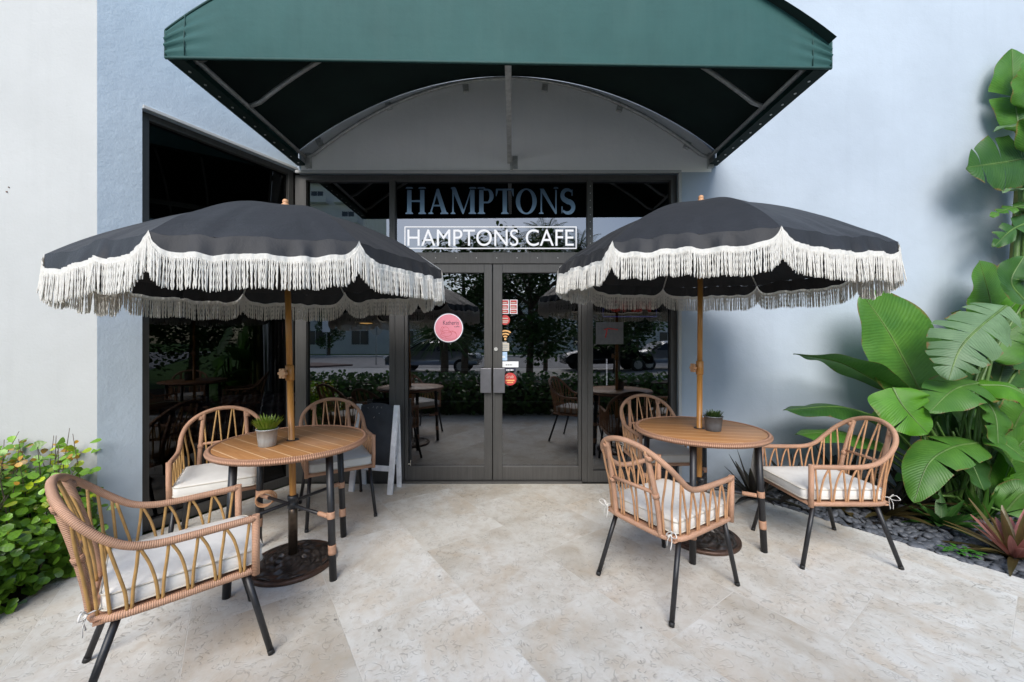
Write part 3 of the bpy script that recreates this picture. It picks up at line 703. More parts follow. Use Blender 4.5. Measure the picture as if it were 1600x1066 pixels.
card('card_sticker', 'small cream payment sticker under the wifi symbol', 782.5, 536, 795.5, 548.5, 'vinyl_cream', 'sticker', bars('vinyl_grey', 3, seed=2), None)
card('blue_sticker', 'small pale blue square sticker above the white notice', 781.5, 550, 792.5, 563.5, 'vinyl_blue', 'sticker', bars('vinyl_white', 1, .3, 4), None)
card('notice', 'white paper notice strip above the right door handle', 781.5, 565, 810, 574, 'vinyl_white', 'notice', bars('vinyl_grey', 1, .3, 6), None)
card('notice_strip', 'small dark strip with white lettering under the notice', 787, 575.5, 806, 580, 'vinyl_navy', 'sticker', bars('vinyl_white', 1, .2, 8), None)
def menu_print(t, w, h):
    b = MB(); b.tube([(w * .35, -.001, h * .3), (w * .42, -.001, h * .72), (w * .8, -.001, h * .66)], .006, 5); b.tube([(w * .42, -.001, h * .7), (w * .30, -.001, h * .66)], .006, 5); b.build('print', 'vinyl_red', t)
card('menu_sheet', 'pale paper sheet with red mark in the right window', 931, 503.5, 974, 538, 'vinyl_faint', 'paper', menu_print, None)
text_obj_o = text_obj('letter_decal', 'H', 'vinyl_cream', .032, .075, None, origin=tuple(at(637, 731, SY)))
tag(text_obj_o, 'small pale letter H at the foot of the left door', 'decal')

# ------------------------------------------------------------------ awning
aw = thing('awning', 'dark green barrel awning on a steel frame above the shop front', 'awning', (0, 3.8, 3.0))
def apart(b, name, mat, parent=aw, bevel=0):
    o = b.build(name, mat, parent, bevel)
    if parent == aw: o.location = (0, -3.8, -3.0)
    return o
XL, XR, ZB, VAL, AH = -2.075, 1.985, 3.085, .165, .72
def fy(x): return 2.34 + (x - XL) / (XR - XL) * .09
acx = (XL + XR) / 2; ahw = (XR - XL) / 2
def atop(x): t = (x - acx) / ahw; return ZB + VAL + AH * max(0, 1 - t * t) ** .95
b = MB()
N = 56
def fr_panel(u, v):
    x = XL + (XR - XL) * u; z = ZB + (atop(x) - ZB) * v
    corner = math.exp(-((u - 0) / .05) ** 2) + math.exp(-((u - 1) / .05) ** 2)
    wr = .010 * math.sin(26 * v + 18 * u) * corner * math.sin(PI * min(1, v * 1.0)) + .012 * mnoise.noise(Vector((x * 1.3, z * 1.2, 0))) + .005 * mnoise.noise(Vector((x * 4.0, z * 1.5, 5))) * (1 - v)
    return (x, fy(x) + wr - .02 * math.sin(PI * u) * 0 - .012 * math.sin(PI * v), z)
b.grid(fr_panel, 110, 20)
apart(b, 'front_panel', 'green_canvas')
b = MB()
b.grid(lambda u, v: (XL + (XR - XL) * u, fy(XL + (XR - XL) * u) + (3.79 - fy(XL + (XR - XL) * u)) * v, atop(XL + (XR - XL) * u)), N, 10)
apart(b, 'top_canvas', 'green_canvas')
b = MB()
b.grid(lambda u, v: (XL + .012 + (XR - XL - .024) * u, fy(XL) + .03 + (3.786 - fy(XL) - .03) * v + u * .0, max(ZB + .02, atop(XL + (XR - XL) * u) - .012)), N, 10)
b.grid(lambda u, v: (XL + .02 + (XR - XL - .04) * u, fy(XL + (XR - XL) * u) + .022, ZB + .004 + (atop(XL + (XR - XL) * u) - ZB - .02) * v), N, 6)
apart(b, 'lining', 'canvas_underside')
for x, s_ in ((XL, 1), (XR, -1)):
    b = MB(); b.grid(lambda u, v: (x, fy(x) + (3.79 - fy(x)) * u, ZB + VAL * v), 20, 4); apart(b, 'side_valance', 'green_canvas')
    b = MB(); b.grid(lambda u, v: (x + s_ * (.004 + .085 * v), fy(x) + .02 + (3.785 - fy(x) - .02) * u, ZB + .003 + .004 * v), 20, 1); fl = apart(b, 'hem', 'canvas_underside')
    b = MB()
    for i in range(11):
        c = Vector((x + s_ * .045, fy(x) + .12 + i * .125, ZB + .002)); b.tube([c, c + Vector((0, 0, -.004))], .008, 10)
    apart(b, 'grommet', 'galvanised_steel')
# binding strips along the front seams
b = MB(); b.tube([(XL + (XR - XL) * i / N, fy(XL + (XR - XL) * i / N) - .004, ZB) for i in range(N + 1)], .009, 8)
b.tube([(XL + (XR - XL) * i / N, fy(XL + (XR - XL) * i / N) - .002, atop(XL + (XR - XL) * i / N)) for i in range(N + 1)], .007, 8)
for x, s_ in ((XL, 1), (XR, -1)):
    b.tube([(x + s_ * .12, fy(x) - .010, ZB + .01), (x + s_ * .12, fy(x) - .013, ZB + VAL * .7), (x + s_ * .12, fy(x) - .006, atop(x + s_ * .12))], .003, 6)
    b.tube([(x, fy(x), ZB), (x, fy(x), ZB + VAL)], .008, 8)
apart(b, 'binding', 'green_binding')
# steel frame
def arch_pts(y, dz=-.045, inset=.07, n=40):
    out = []
    for i in range(n + 1):
        u = i / n; x = XL + inset + (XR - XL - 2 * inset) * u; out.append((x, y, max(ZB + .07, atop(XL + (XR - XL) * u) - VAL * (1 - math.sin(PI * u)) * .6 + dz)))
    return out
for y, nm in ((3.765, 'wall_hoop'), (2.95, 'middle_hoop'), (2.47, 'front_hoop')):
    b = MB(); b.tube(arch_pts(y), .016, 10); apart(b, nm, 'galvanised_steel')
for x in (XL + .085, XR - .085):
    b = MB(); b.tube([(x, fy(x) + .05, ZB + .075), (x, 3.77, ZB + .075)], .017, 10); apart(b, 'side_rail', 'galvanised_steel')
    b = MB(); s_ = 1 if x < 0 else -1; b.box((x - .005 + s_ * .0, 3.76, ZB - .02), (x + .045, 3.796, ZB + .12)); b.tube([(x + .03, 3.756, ZB + .02), (x + .03, 3.764, ZB + .02)], .008, 8); b.tube([(x + .03, 3.756, ZB + .08), (x + .03, 3.764, ZB + .08)], .008, 8)
    apart(b, 'wall_bracket', 'galvanised_steel', bevel=.002)
b = MB(); b.box((-.045, fy(0) + .04, ZB + .03), (-.012, 3.795, ZB + .085)); b.box((-.012, fy(0) + .04, ZB + .033), (-.004, 3.795, ZB + .06)); apart(b, 'centre_rail', 'galvanised_steel', bevel=.002)
b = MB(); b.box((-.02, 3.76, ZB - .05), (.005, 3.796, ZB + .029)); b.box((.005, 3.784, ZB - .02), (.055, 3.796, ZB + .10)); apart(b, 'wall_bracket', 'galvanised_steel', bevel=.002)
for px, py in ((500, 223), (608, 167), (728, 139), (851, 139), (968, 170), (1073, 228)):
    c = at(px, py, 3.79); sl = -(c.x - acx) / ahw * .55
    Mx = Matrix.Translation((c.x, 0, c.z)) @ Matrix.Rotation(-math.atan(sl), 4, 'Y')
    b = MB(); b.box((-.028, 3.768, -.032), (.028, 3.796, .034), Mx); b.tube([Mx @ Vector((0, 3.76, -.008)), Mx @ Vector((0, 3.769, -.008))], .010, 8)
    apart(b, 'clip', 'galvanised_steel', bevel=.002)

# ------------------------------------------------------------------ chairs
def chair_proto(name, label, wrap, cane, group):
    t = thing(name, label, 'chair', group=group)
    rail = [(.238, .24, .62), (.12, .24, .618), (0, .24, .617), (-.09, .242, .622), (-.165, .246, .645), (-.235, .246, .70), (-.295, .222, .765), (-.338, .165, .82), (-.362, .085, .855), (-.370, 0, .866)]
    full = rail + [(x, -y, z) for x, y, z in rail[-2::-1]]
    b = MB(); b.tube(crom(full, 6), .0150, 12); b.build('arm_rail', wrap, t)
    for s in (1, -1):
        b = MB(); b.tube([(.238, s * .24, .634), (.238, s * .24, .5), (.238, s * .238, .375)], .0150, 12); b.build('front_post', wrap, t)
    ring = [(.238, .232, .392), (.05, .236, .392), (-.15, .236, .392), (-.225, .215, .392), (-.258, .155, .392), (-.264, 0, .392), (-.258, -.155, .392), (-.225, -.215, .392), (-.15, -.236, .392), (.05, -.236, .392), (.238, -.232, .392)]
    b = MB(); b.tube(crom(ring, 5), .0145, 10); b.tube([(.238, -.23, .392), (.238, .23, .392)], .0145, 10); b.build('seat_frame', wrap, t)
    for s in (1, -1):
        b = MB(); b.tube(crom([(-.258, s * .150, .385), (-.272, s * .150, .50), (-.305, s * .143, .66), (-.350, s * .132, .832)], 6), .0145, 10)
        for z, x in ((.60, -.293), (.80, -.342)): b.tube([(x + .006, s * .146, z - .012), (x - .002, s * .145, z + .012)], .0185, 10)
        b.build('back_post', wrap, t)
    b = MB(); b.tube([(-.297, -.146, .615), (-.300, 0, .617), (-.297, .146, .615)], .0105, 8); b.build('back_bar', wrap, t)
    # cane spindles: pairs that part towards the top
    b = MB(); sr = .0056
    for y0 in (-.095, 0, .095):
        for d in (-1, 1):
            top_y = y0 + d * .042; tz = .866 - .9 * top_y * top_y
            b.tube(crom([(-.262, y0 + d * .008, .395), (-.278, y0 + d * .012, .54), (-.315, y0 + d * .026, .70), (-.362, top_y, tz - .012)], 5), sr, 7)
    b.build('back_spindles', cane, t)
    for s in (1, -1):
        b = MB()
        b.tube(crom([(-.258, s * .172, .395), (-.278, s * .176, .55), (-.292, s * .20, .66), (-.300, s * .220, .765)], 5), sr, 7)
        b.tube(crom([(-.238, s * .205, .395), (-.250, s * .21, .54), (-.262, s * .228, .65), (-.272, s * .238, .735)], 5), sr, 7)
        b.tube(crom([(-.205, s * .226, .395), (-.215, s * .232, .52), (-.228, s * .246, .69)], 5), sr, 7)
        for i, xb in enumerate((.190, .105, .018, -.070, -.155)):
            zt = .617 if xb > -.05 else (.625 if xb > -.1 else .640)
            b.tube(crom([(xb + .006, s * .237, .395), (xb + .010, s * .238, .48), (xb + .019, s * .24, .56), (xb + .024, s * .241, zt - .004)], 4), sr, 7)
            zt2 = .617 if xb - .05 > -.1 else (.628 if xb > -.1 else .672)
            b.tube(crom([(xb - .006, s * .237, .395), (xb - .012, s * .238, .47), (xb - .030, s * .24, .55), (xb - .058, s * .243, zt2 - .006)], 4), sr, 7)
        b.build('arm_spindles', cane, t)
    b = MB(); b.grid(lambda u, v: (-.255 + .485 * u, -.232 + .464 * v, .399 - .006 * math.sin(PI * u) * math.sin(PI * v)), 14, 14, lambda u, v: (u, v * .46)); b.box((-.25, -.225, .378), (.225, .225, .388)); b.build('seat', wrap, t)
    for sx, sy in ((1, 1), (1, -1), (-1, 1), (-1, -1)):
        tp = (.205, sy * .215, .386) if sx > 0 else (-.185, sy * .205, .386); bt = (.295, sy * .243, .006) if sx > 0 else (-.305, sy * .248, .006)
        b = MB(); b.tube([tp, bt], [.0135, .0125], 12); lg = b.build('leg', 'black_metal', t)
        d = (Vector(bt) - Vector(tp)).normalized(); b = MB(); e = Vector(bt); b.tube([e - d * .016, e + d * .004], .0138, 10); b.build('foot_cap', 'dark_gasket', lg)
    return t
def rrect(hx0, hx1, hy, r, n=6):
    pts = []
    for cx, cy, a0 in ((hx1 - r, hy - r, 0), (hx0 + r, hy - r, 90), (hx0 + r, -hy + r, 180), (hx1 - r, -hy + r, 270)):
        for i in range(n + 1):
            a = R(a0 + 90 * i / n); pts.append((cx + r * math.cos(a), cy + r * math.sin(a)))
    return pts
def cushion_proto(label):
    t = thing('seat_cushion', label, 'cushion', group='cream cushions on the rattan chairs')
    b = MB(); z0 = .408; rings = []
    prof = [(.22, 0), (.03, .0), (.006, .004), (0, .012), (.0015, .030), (0, .060), (.006, .070), (.03, .077), (.08, .082), (.14, .086), (.20, .087)]
    for ins, z in prof:
        ol = rrect(-.232 + ins, .270 - ins, .222 - ins, max(.004, .035 - ins * .4)); base = len(b.v)
        for i, (x, y) in enumerate(ol):
            wob = .0035 * mnoise.noise(Vector((x * 14, y * 14, z * 40)))
            b.v.append((x + wob, y + wob, z0 + z + (.005 * mnoise.noise(Vector((x * 9, y * 9, 3))) if z > .065 else 0)))
        rings.append((base, len(ol)))
    for (a, n), (c, _) in zip(rings, rings[1:]):
        for i in range(n): b.face((a + i, a + (i + 1) % n, c + (i + 1) % n, c + i))
    a, n = rings[-1]; b.face([a + i for i in range(n)]); a, n = rings[0]; b.face([a + n - 1 - i for i in range(n)])
    b.build('cushion_body', 'cushion_cloth', t)
    b = MB()
    for ins, z in ((-.001, .066), (-.001, .010)): b.tube([(x, y, z0 + z) for x, y in rrect(-.232 + ins, .270 - ins, .222 - ins, .035)], .0032, 6, closed=True)
    b.build('piping', 'cushion_piping', t)
    for s in (1, -1):
        b = MB(); c = Vector((-.262, s * .215, .425))
        b.tube(crom([(-.225, s * .20, .425), tuple(c), (-.275, s * .205, .41)], 4), .004, 6, flat=.5)
        for dx, dz, sx in ((-.02, .02, .032), (-.015, .01, -.024)):
            b.tube(crom([tuple(c), (c.x - .012, c.y + s * .02 + sx * .3, c.z + .022), (c.x - .018, c.y + s * .02 + sx, c.z + .004), (c.x - .008, c.y + sx * .5, c.z - .01), tuple(c)], 5), .0034, 6, flat=.5)
        b.tube(crom([tuple(c), (c.x - .012, c.y + .012, c.z - .03), (c.x - .006, c.y + .020, c.z - .065)], 4), .0034, 6, flat=.5)
        b.tube(crom([tuple(c), (c.x - .010, c.y - .010, c.z - .035), (c.x - .012, c.y - .004, c.z - .075)], 4), .0034, 6, flat=.5)
        b.build('tie', 'cushion_cloth', t)
    return t
CG = 'rattan armchairs round the two patio tables'
spots = [(-1.452, 1.715, 42.5, 'rattan armchair nearest the green shrub, seen from its side and back', 'large foreground cream cushion on the armchair nearest the green shrub'),
         (-2.06, 2.76, -58, 'rattan armchair standing against the dark angled window', 'cream cushion on the armchair against the angled window'),
         (-1.442, 3.213, -58, 'rattan armchair beside the black chalkboard', 'cream cushion on the armchair beside the chalkboard'),
         (.903, 2.27, 32, 'rattan armchair with its back to the camera before the right table', 'cream cushion seen through the back of a rattan armchair'),
         (2.066, 2.625, 180, 'rattan armchair standing next to the pebble bed and big leaves', 'cream cushion on the armchair next to the pebble bed'),
         (1.27, 3.40, -88, 'rattan armchair behind the right table against the shop window', 'cream cushion on the armchair behind the right table')]
for (wrap, cane, idxs) in (('rattan_wrap', 'cane', (0, 1)), ('rattan_wrap', 'cane_tan', (3, 2, 4, 5))):
    proto = None
    for i in idxs:
        x, y, a, lb, _ = spots[i]
        if proto is None: proto = chair_proto('rattan_armchair', lb, wrap, cane, CG); proto.location = (x, y, 0); proto.rotation_euler = (0, 0, R(a))
        else: dup(proto, (x, y, 0), R(a), lb)
cproto = None
for x, y, a, _, lb in spots:
    if cproto is None: cproto = cushion_proto(lb); cproto.location = (x, y, 0); cproto.rotation_euler = (0, 0, R(a))
    else: dup(cproto, (x, y, 0), R(a), lb)

# ------------------------------------------------------------------ tables
def table(loc_, rz, half, slat_rot, label, cord):
    t = thing('bistro_table', label, 'table', loc_, rz, 'round slatted patio tables')
    b = MB(); b.lathe([(.02, .742), (.414, .742), (.416, .768), (.414, .770), (.024, .770)], 72, cap=False); o = b.build('tabletop', 'slat_wood', t); o.rotation_euler = (0, 0, slat_rot - rz)
    b = MB(); b.tube([(.422 * math.cos(2 * PI * i / 96), .422 * math.sin(2 * PI * i / 96), .757) for i in range(96)], .0185, 12, closed=True); b.build('rim', 'rattan_braid', t)
    b = MB(); b.lathe([(.018, .7405), (.018, .774), (.034, .7745), (.036, .7715)], 28, cap=False); b.build('pole_ring', 'black_metal', t)
    b = MB(); b.tube([(.33 * math.cos(2 * PI * i / 48), .33 * math.sin(2 * PI * i / 48), .727) for i in range(48)], .012, 8, closed=True); b.build('under_ring', 'black_metal', t)
    for sx, sy in ((1, 1), (1, -1), (-1, 1), (-1, -1)):
        tp = Vector((sx * (half - .025), sy * (half - .025), .741)); bt = Vector((sx * half, sy * half, .0))
        b = MB(); b.tube([tp, bt], .0205, 14); lg = b.build('leg', 'black_metal', t)
        for z0, z1 in ((.150, .205), (.355, .395)):
            p = bt.lerp(tp, z0 / .741); q = bt.lerp(tp, z1 / .741); b = MB(); b.tube([p.lerp(q, i / 5) for i in range(6)], .0225, 14); b.build('rattan_wrap', 'rattan_wrap', lg)
    for d in (1, -1):
        a = Vector((half - .015, d * (half - .015), .374 + .012 * d)); c = -a; c.z = a.z
        b = MB(); b.tube([a, (0, 0, a.z), c], .0105, 10); br = b.build('brace', 'black_metal', t)
        b = MB()
        for e in (a, c):
            dr_ = Vector((-e.x, -e.y, 0)).normalized(); b.tube([e + dr_ * (.02 + .014 * i) for i in range(7)], .014, 10)
        b.build('rattan_wrap', 'rattan_wrap', br)
    if cord:
        b = MB(); c = Vector((-half + .06, half - .06, .37)); rr = random.Random(2)
        for i in range(4):
            ph = rr.uniform(-.5, .5); b.tube([(c.x + .048 * math.cos(a_) * (1 + .1 * i), c.y - .03 + .016 * i + .01 * math.sin(a_ + ph), c.z - .02 + .042 * math.sin(a_)) for a_ in [2 * PI * j / 24 for j in range(24)]], .004, 6, closed=True)
        b.build('loose_cord', 'cane_tan', t)
    return t
T1 = (-1.372, 2.445, 0); T2 = (1.33, 2.775, 0)
table(T1, R(17.3), .265, R(-34), 'round slatted table with wide orange boards, left of the door', True)
table(T2, R(14), .275, R(-12), 'round slatted table with fine brown boards, right of the door', False)

# ------------------------------------------------------------------ umbrella stands, umbrellas
def stand(loc_, rot, label):
    t = thing('umbrella_stand', label, 'umbrella stand', loc_, rot, 'cast umbrella stands under the tables')
    def relief(r, a, z):
        if r < .05 or r > .222: return 0
        k1 = math.sin(7 * a + 34 * r) * math.sin(60 * r); k2 = math.sin(-9 * a + 50 * r)
        return .0075 * max(-1, min(1, 2.2 * k1)) + .004 * k2
    prof = [(.246, 0), (.250, .008), (.249, .020), (.240, .026), (.232, .027), (.228, .023), (.222, .024)] + [(.222 - .0072 * i, .026 + .022 * (i / 24) ** .9) for i in range(1, 25)] + [(.04, .055), (.03, .062)]
    b = MB(); b.lathe(prof[5:], 200, fn=relief); b.build('relief_plate', 'cast_bronze', t)
    b = MB(); b.lathe(prof[:7], 96); b.build('rim', 'bronze_edge', t)
    b = MB(); b.tube([(0, 0, .055), (0, 0, .30), (0, 0, .36)], .0265, 16); st = b.build('stem', 'bronze_tube', t)
    b = MB(); b.lathe([(.0275, .345), (.031, .35), (.031, .375), (.028, .38), (.028, .395), (.031, .40), (.031, .425), (.022, .428)], 18); b.build('collar', 'black_metal', st)
    b = MB(); b.tube([(-.03, 0, .325), (-.055, 0, .325)], .006, 8); b.tube([(-.055, -.016, .318), (-.055, .016, .332)], .006, 8); b.build('knob', 'black_metal', st)
    return t
stand((T1[0], T1[1], 0), R(200), 'round ornate dark cast base under the left table')
stand((T2[0] + .01, T2[1] - .01, 0), R(150), 'round ornate dark cast base under the right table, behind an armchair')

def umbrella(foot, center, zr, Rr, apex_z, tilt, phase, label, knob_ang, ovl):
    t = thing('umbrella', label, 'umbrella', foot, 0, 'black patio umbrellas with white fringe')
    O = Vector(foot); C = Vector(center) - O; Hc = apex_z - zr
    def rimz(x, y): return zr + tilt * x
    SEG = 8
    def surf(k, w, s):
        """k panel, w 0..1 across the panel, s 0..1 from top to rim"""
        a0 = phase + k * PI / 4; a1 = a0 + PI / 4
        p0 = Vector((math.cos(a0), math.sin(a0), 0)); p1 = Vector((math.cos(a1), math.sin(a1), 0)); p = p0.lerp(p1, w)
        q = p * Rr * s
        sag = .022 * math.sin(PI * w) * math.sin(PI * min(1, s * 1.0)) * s
        z = zr + Hc * (1 - (.38 * s ** 1.15 + .62 * s ** 2.1)) + tilt * q.x - sag
        return C + q + Vector((0, 0, z - C.z))
    C.z = 0; 
    b = MB()
    def wrink(p, amt):
        q = p - C; return p + Vector((0, 0, amt * (mnoise.noise(p * 5.0) + .9 * mnoise.noise(Vector((math.atan2(q.y, q.x) * 14, math.hypot(q.x, q.y) * 2.2, phase))))))
    for k_ in range(SEG):
        b.grid(lambda u, v: wrink(surf(k_, v, .012 + .988 * u), .016 * u ** 3), 26, 24)
    can = b.build('canopy', 'black_canvas', t)
    if ovl:   # a loose strap lying over one rib
        b = MB(); pts = [surf(ovl[0], ovl[1], .55 + .45 * i / 8) + Vector((0, 0, .006)) for i in range(9)]
        e = pts[-1] + Vector((-.01, -.012, -.085)); pts += [e.lerp(pts[8], .5) + Vector((-.012, -.012, 0)), e]
        b.tube(crom(pts, 2), .017, 8, flat=.15); b.build('strap', 'black_canvas', can)
    # valance hanging from the rim between the rib tips
    DROP = .086
    def vdrop(w): 
        q = abs(2 * w - 1); return DROP * (1 - q ** 9) ** .9
    def vedge(k, w, v):
        p = wrink(surf(k, w, 1.0), .016); c = C.copy(); c.z = p.z; out = (p - c).normalized(); d = vdrop(w) * v
        ph = k * 40 + w * 30
        fold = .016 * v * (mnoise.noise(Vector((ph * .55, k * 3.1, 0))) + .5 * math.sin(ph + 1.7 * math.sin(w * 9))) * math.sin(PI * w) ** .6
        return p + out * (.26 * d + fold) + Vector((0, 0, -d * .965))
    b = MB()
    for k_ in range(SEG): b.grid(lambda u, v: vedge(k_, v, u), 6, 48)
    b.build('valance', 'black_canvas', can)
    # fringe: heading band, then twisted cords
    rr = random.Random(int(abs(foot[0]) * 100)); b = MB(); BAND = .030; LEN = .122
    for k_ in range(SEG):
        def band(u, v, k_=k_):
            p = vedge(k_, v, 1.0); c = C.copy(); c.z = p.z; out = (p - c).normalized()
            return p + out * (.004 + .0025 * math.sin(v * 400)) + Vector((0, 0, .006 - BAND * u))
        b.grid(band, 3, 90)
    b.build('fringe_heading', 'cotton_fringe', can)
    b = MB()
    for k_ in range(SEG):
        W = 0; P = [vedge(k_, i / 200, 1.0) for i in range(201)]; acc = [0]
        for i in range(200): acc.append(acc[-1] + (P[i + 1] - P[i]).length)
        n = int(acc[-1] / .0064); j = 0
        for s in range(n):
            tgt = (s + .5 + rr.uniform(-.22, .22)) * acc[-1] / n
            while j < 199 and acc[j + 1] < tgt: j += 1
            p = P[j].lerp(P[j + 1], min(1, max(0, (tgt - acc[j]) / max(1e-6, acc[j + 1] - acc[j])))); c = C.copy(); c.z = p.z; out = (p - c).normalized(); side = Vector((-out.y, out.x, 0))
            p = p + out * .005 + Vector((0, 0, -.016)); L = LEN * rr.uniform(.965, 1.03); sw = rr.gauss(0, .004); so = rr.gauss(.004, .005); pts = []; rs = []
            for i in range(8):
                u = i / 7; pts.append(p + side * (sw * u + .0012 * math.sin(u * 22 + s)) + out * (so * u) + Vector((0, 0, -L * u))); rs.append((.0024 if i % 2 else .0033) * (1 if i < 7 else .6))
            b.tube(pts, rs, 5, caps=False)
    b.build('fringe', 'cotton_fringe', can)
    # ribs and struts below the cloth
    topz = zr + Hc
    for k_ in range(SEG):
        b = MB(); b.tube([surf(k_, 0, .04 + .955 * i / 8) + Vector((0, 0, -.014)) for i in range(9)], .006, 6); rb = b.build('rib', 'galvanised_steel', t)
        b = MB(); m = surf(k_, 0, .5) + Vector((0, 0, -.02)); hb = C + Vector((0, 0, zr + Hc * .20)); d = (m - hb); d.z = 0; d.normalize(); b.tube([hb + d * .03, m], .0045, 6); b.build('strut', 'galvanised_steel', rb)
    b = MB(); b.lathe([(.022, -.03), (.036, -.03), (.036, .03), (.022, .03)], 16, (C.x, C.y, zr + Hc * .20)); b.build('runner_hub', 'black_metal', t)
    # pole from the foot to the tip
    tip = C + Vector((0, 0, topz + .028)); p0 = Vector((0, 0, .43)); lift = lambda z: p0.lerp(tip, (z - .43) / (tip.z - .43))
    zj = 1.19 if foot[0] < 0 else 1.20
    b = MB(); b.tube([p0 + Vector((0, 0, -.36)), p0, lift(zj)], .0190, 16); pl = b.build('pole', 'pole_wood', t)
    b = MB(); b.tube([lift(zj), lift(zr - .05)], .0175, 16); b.build('upper_pole', 'pole_wood', t)
    b = MB(); b.tube([lift(zr - .05), lift(topz - .0)], .0178, 16); b.build('metal_pole', 'galvanised_steel', t)
    b = MB(); b.tube([lift(zj - .05), lift(zj - .045), lift(zj + .045), lift(zj + .05)], [.019, .0245, .0245, .018], 16); jn = b.build('joint_sleeve', 'pole_wood', t)
    kd = Vector((math.cos(knob_ang), math.sin(knob_ang), 0)); c = lift(zj); b = MB(); b.tube([c + kd * .02, c + kd * .045], .008, 10)
    sd = Vector((-kd.y, kd.x, 0)); up = Vector((0, 0, 1)); prev = None
    for i in range(6):
        a = 2 * PI * i / 6; q = c + kd * .05 + (sd * math.cos(a) + up * math.sin(a)) * .024
        b.tube([q - kd * .009, q + kd * .009], .0095, 10)
    b.tube([c + kd * .040, c + kd * .060], .021, 14); b.build('knob', 'cane_tan', jn)
    b = MB(); b.lathe([(.02, -.03), (.026, -.02), (.026, -.008), (.016, 0), (.016, .006), (.019, .012), (.015, .024), (.004, .030)], 16, tuple(tip)); b.build('finial', 'cane_tan', t)
    return t
umbrella((T1[0], T1[1], 0), (-1.424, 2.455, 0), 1.806, .972, 2.225, .05, R(-87.4), 'black fringed umbrella over the left table, hiding the angled window', R(-110), (5, .55))
umbrella((T2[0], T2[1], 0), (1.338, 2.765, 0), 1.906, 1.0, 2.365, -.035, R(-141.7), 'black fringed umbrella over the right table, against the blue wall', R(185), None)

# ------------------------------------------------------------------ potted plants on the tables
def blade(b, base, d, L, w, curl=.3, n=5, up=Vector((0, 0, 1)), cup=.25):
    d = d.normalized(); side = d.cross(up)
    side = side.normalized() if side.length > 1e-3 else Vector((1, 0, 0)); nrm = side.cross(d)
    rows = []
    for i in range(n + 1):
        u = i / n; p = base + d * L * u - up * (curl * L * u * u); ww = w * (math.sin(PI * min(.98, .22 + .78 * u))) ** .7
        rows.append([b.vert(p - side * ww + nrm * ww * cup), b.vert(p), b.vert(p + side * ww + nrm * ww * cup)])
    for i in range(n):
        for j in range(2):
            b.face((rows[i][j], rows[i][j + 1], rows[i + 1][j + 1], rows[i + 1][j]), [(j / 2, i / n), ((j + 1) / 2, i / n), ((j + 1) / 2, (i + 1) / n), (j / 2, (i + 1) / n)])
def pot(loc_, rt, rb, h, mat, label, n, L, w, lm, seed):
    t = thing('potted_succulent', label, 'potted plant', loc_)
    b = MB(); b.lathe([(rb - .004, 0), (rb, .003), (rb + (rt - rb) * .35, h * .35), (rb + (rt - rb) * .37, h * .36), (rb + (rt - rb) * .9, h * .93), (rt + .003, h * .94), (rt + .003, h), (rt - .003, h), (rt - .006, h * .86)], 36, cap=False); b.lathe([(.001, .001), (rb - .003, .001)], 24, cap=False)
    p = b.build('pot', mat, t)
    b = MB(); b.lathe([(.001, h * .87), (rt - .005, h * .86)], 24, cap=False); b.build('soil', 'soil', p)
    rr = random.Random(seed); b = MB()
    for i in range(n):
        a = i * 2.399; u = (i / n) ** .5; el = R(88) - u * R(40); r0 = rt * .62 * u
        d = Vector((math.cos(a) * math.cos(el), math.sin(a) * math.cos(el), math.sin(el)))
        blade(b, Vector((r0 * math.cos(a), r0 * math.sin(a), h * .86)), d, L * rr.uniform(.75, 1.1), w * rr.uniform(.8, 1.2), rr.uniform(-.1, .15), 4, cup=.5)
    b.build('leaves', lm, t)
pot((-1.446, 2.306, .771), .056, .045, .103, 'zinc_pot', 'light grey zinc pot with spiky lime green plant on the left table', 95, .095, .0055, 'succulent_lime', 3)
pot((1.392, 2.70, .771), .060, .049, .103, 'zinc_pot_dark', 'darker grey pot with small dark succulent on the right table', 34, .055, .0085, 'succulent_dark', 4)

# ------------------------------------------------------------------ chalkboard
fl, fr_ = at(545, 768, 3.61), at(613, 773.5, 3.525)
ax = Vector((fr_.x - fl.x, fr_.y - fl.y, 0)); Wc = ax.length; ang = math.atan2(ax.y, ax.x)
t = thing('chalkboard_sign', 'white framed black chalkboard easel standing beside the left door', 'chalkboard', (fl.x, fl.y, 0), ang)
Hc, lean = .80, R(9.5)
LM = Matrix.Rotation(-lean, 4, 'X')
b = MB(); b.box((0, -.012, .0), (.05, .012, Hc), LM); b.build('side_post', 'white_paint_wood', t, .003)
b = MB(); b.box((Wc - .05, -.012, .0), (Wc, .012, Hc), LM); b.build('side_post', 'white_paint_wood', t, .003)
b = MB(); b.box((.05, -.010, .20), (Wc - .05, .010, .25), LM); b.build('cross_rail', 'white_paint_wood', t, .003)
b = MB(); n = 24; poly = [(.05, .25)] + [(Wc - .05, .25)] + [(Wc - .05 - (Wc - .1) * i / n, Hc - .012 + .028 * math.sin(PI * i / n)) for i in range(n + 1)]
i0 = len(b.v); PM = LM
for y in (-.007, .007):
    for x, z in poly: b.v.append(tuple(PM @ Vector((x, y, z))))
m_ = len(poly); b.face([i0 + j for j in range(m_)], smooth=False); b.face([i0 + m_ + m_ - 1 - j for j in range(m_)], smooth=False)
for j in range(m_): b.face((i0 + (j + 1) % m_, i0 + j, i0 + m_ + j, i0 + m_ + (j + 1) % m_), smooth=False)
bo = b.build('board', 'chalk_slate', t)
b = MB(); rr = random.Random(4)
for x0, z0 in ((.13, Hc - .03), (.17, Hc - .025), (.22, Hc - .03), (.26, Hc - .028), (.24, Hc - .08), (.19, Hc - .12)):
    p = [PM @ Vector((x0 + rr.uniform(-.012, .012), -.0082, z0 + rr.uniform(-.01, .01))) for _ in range(3)]; b.tube(p, .0012, 4)
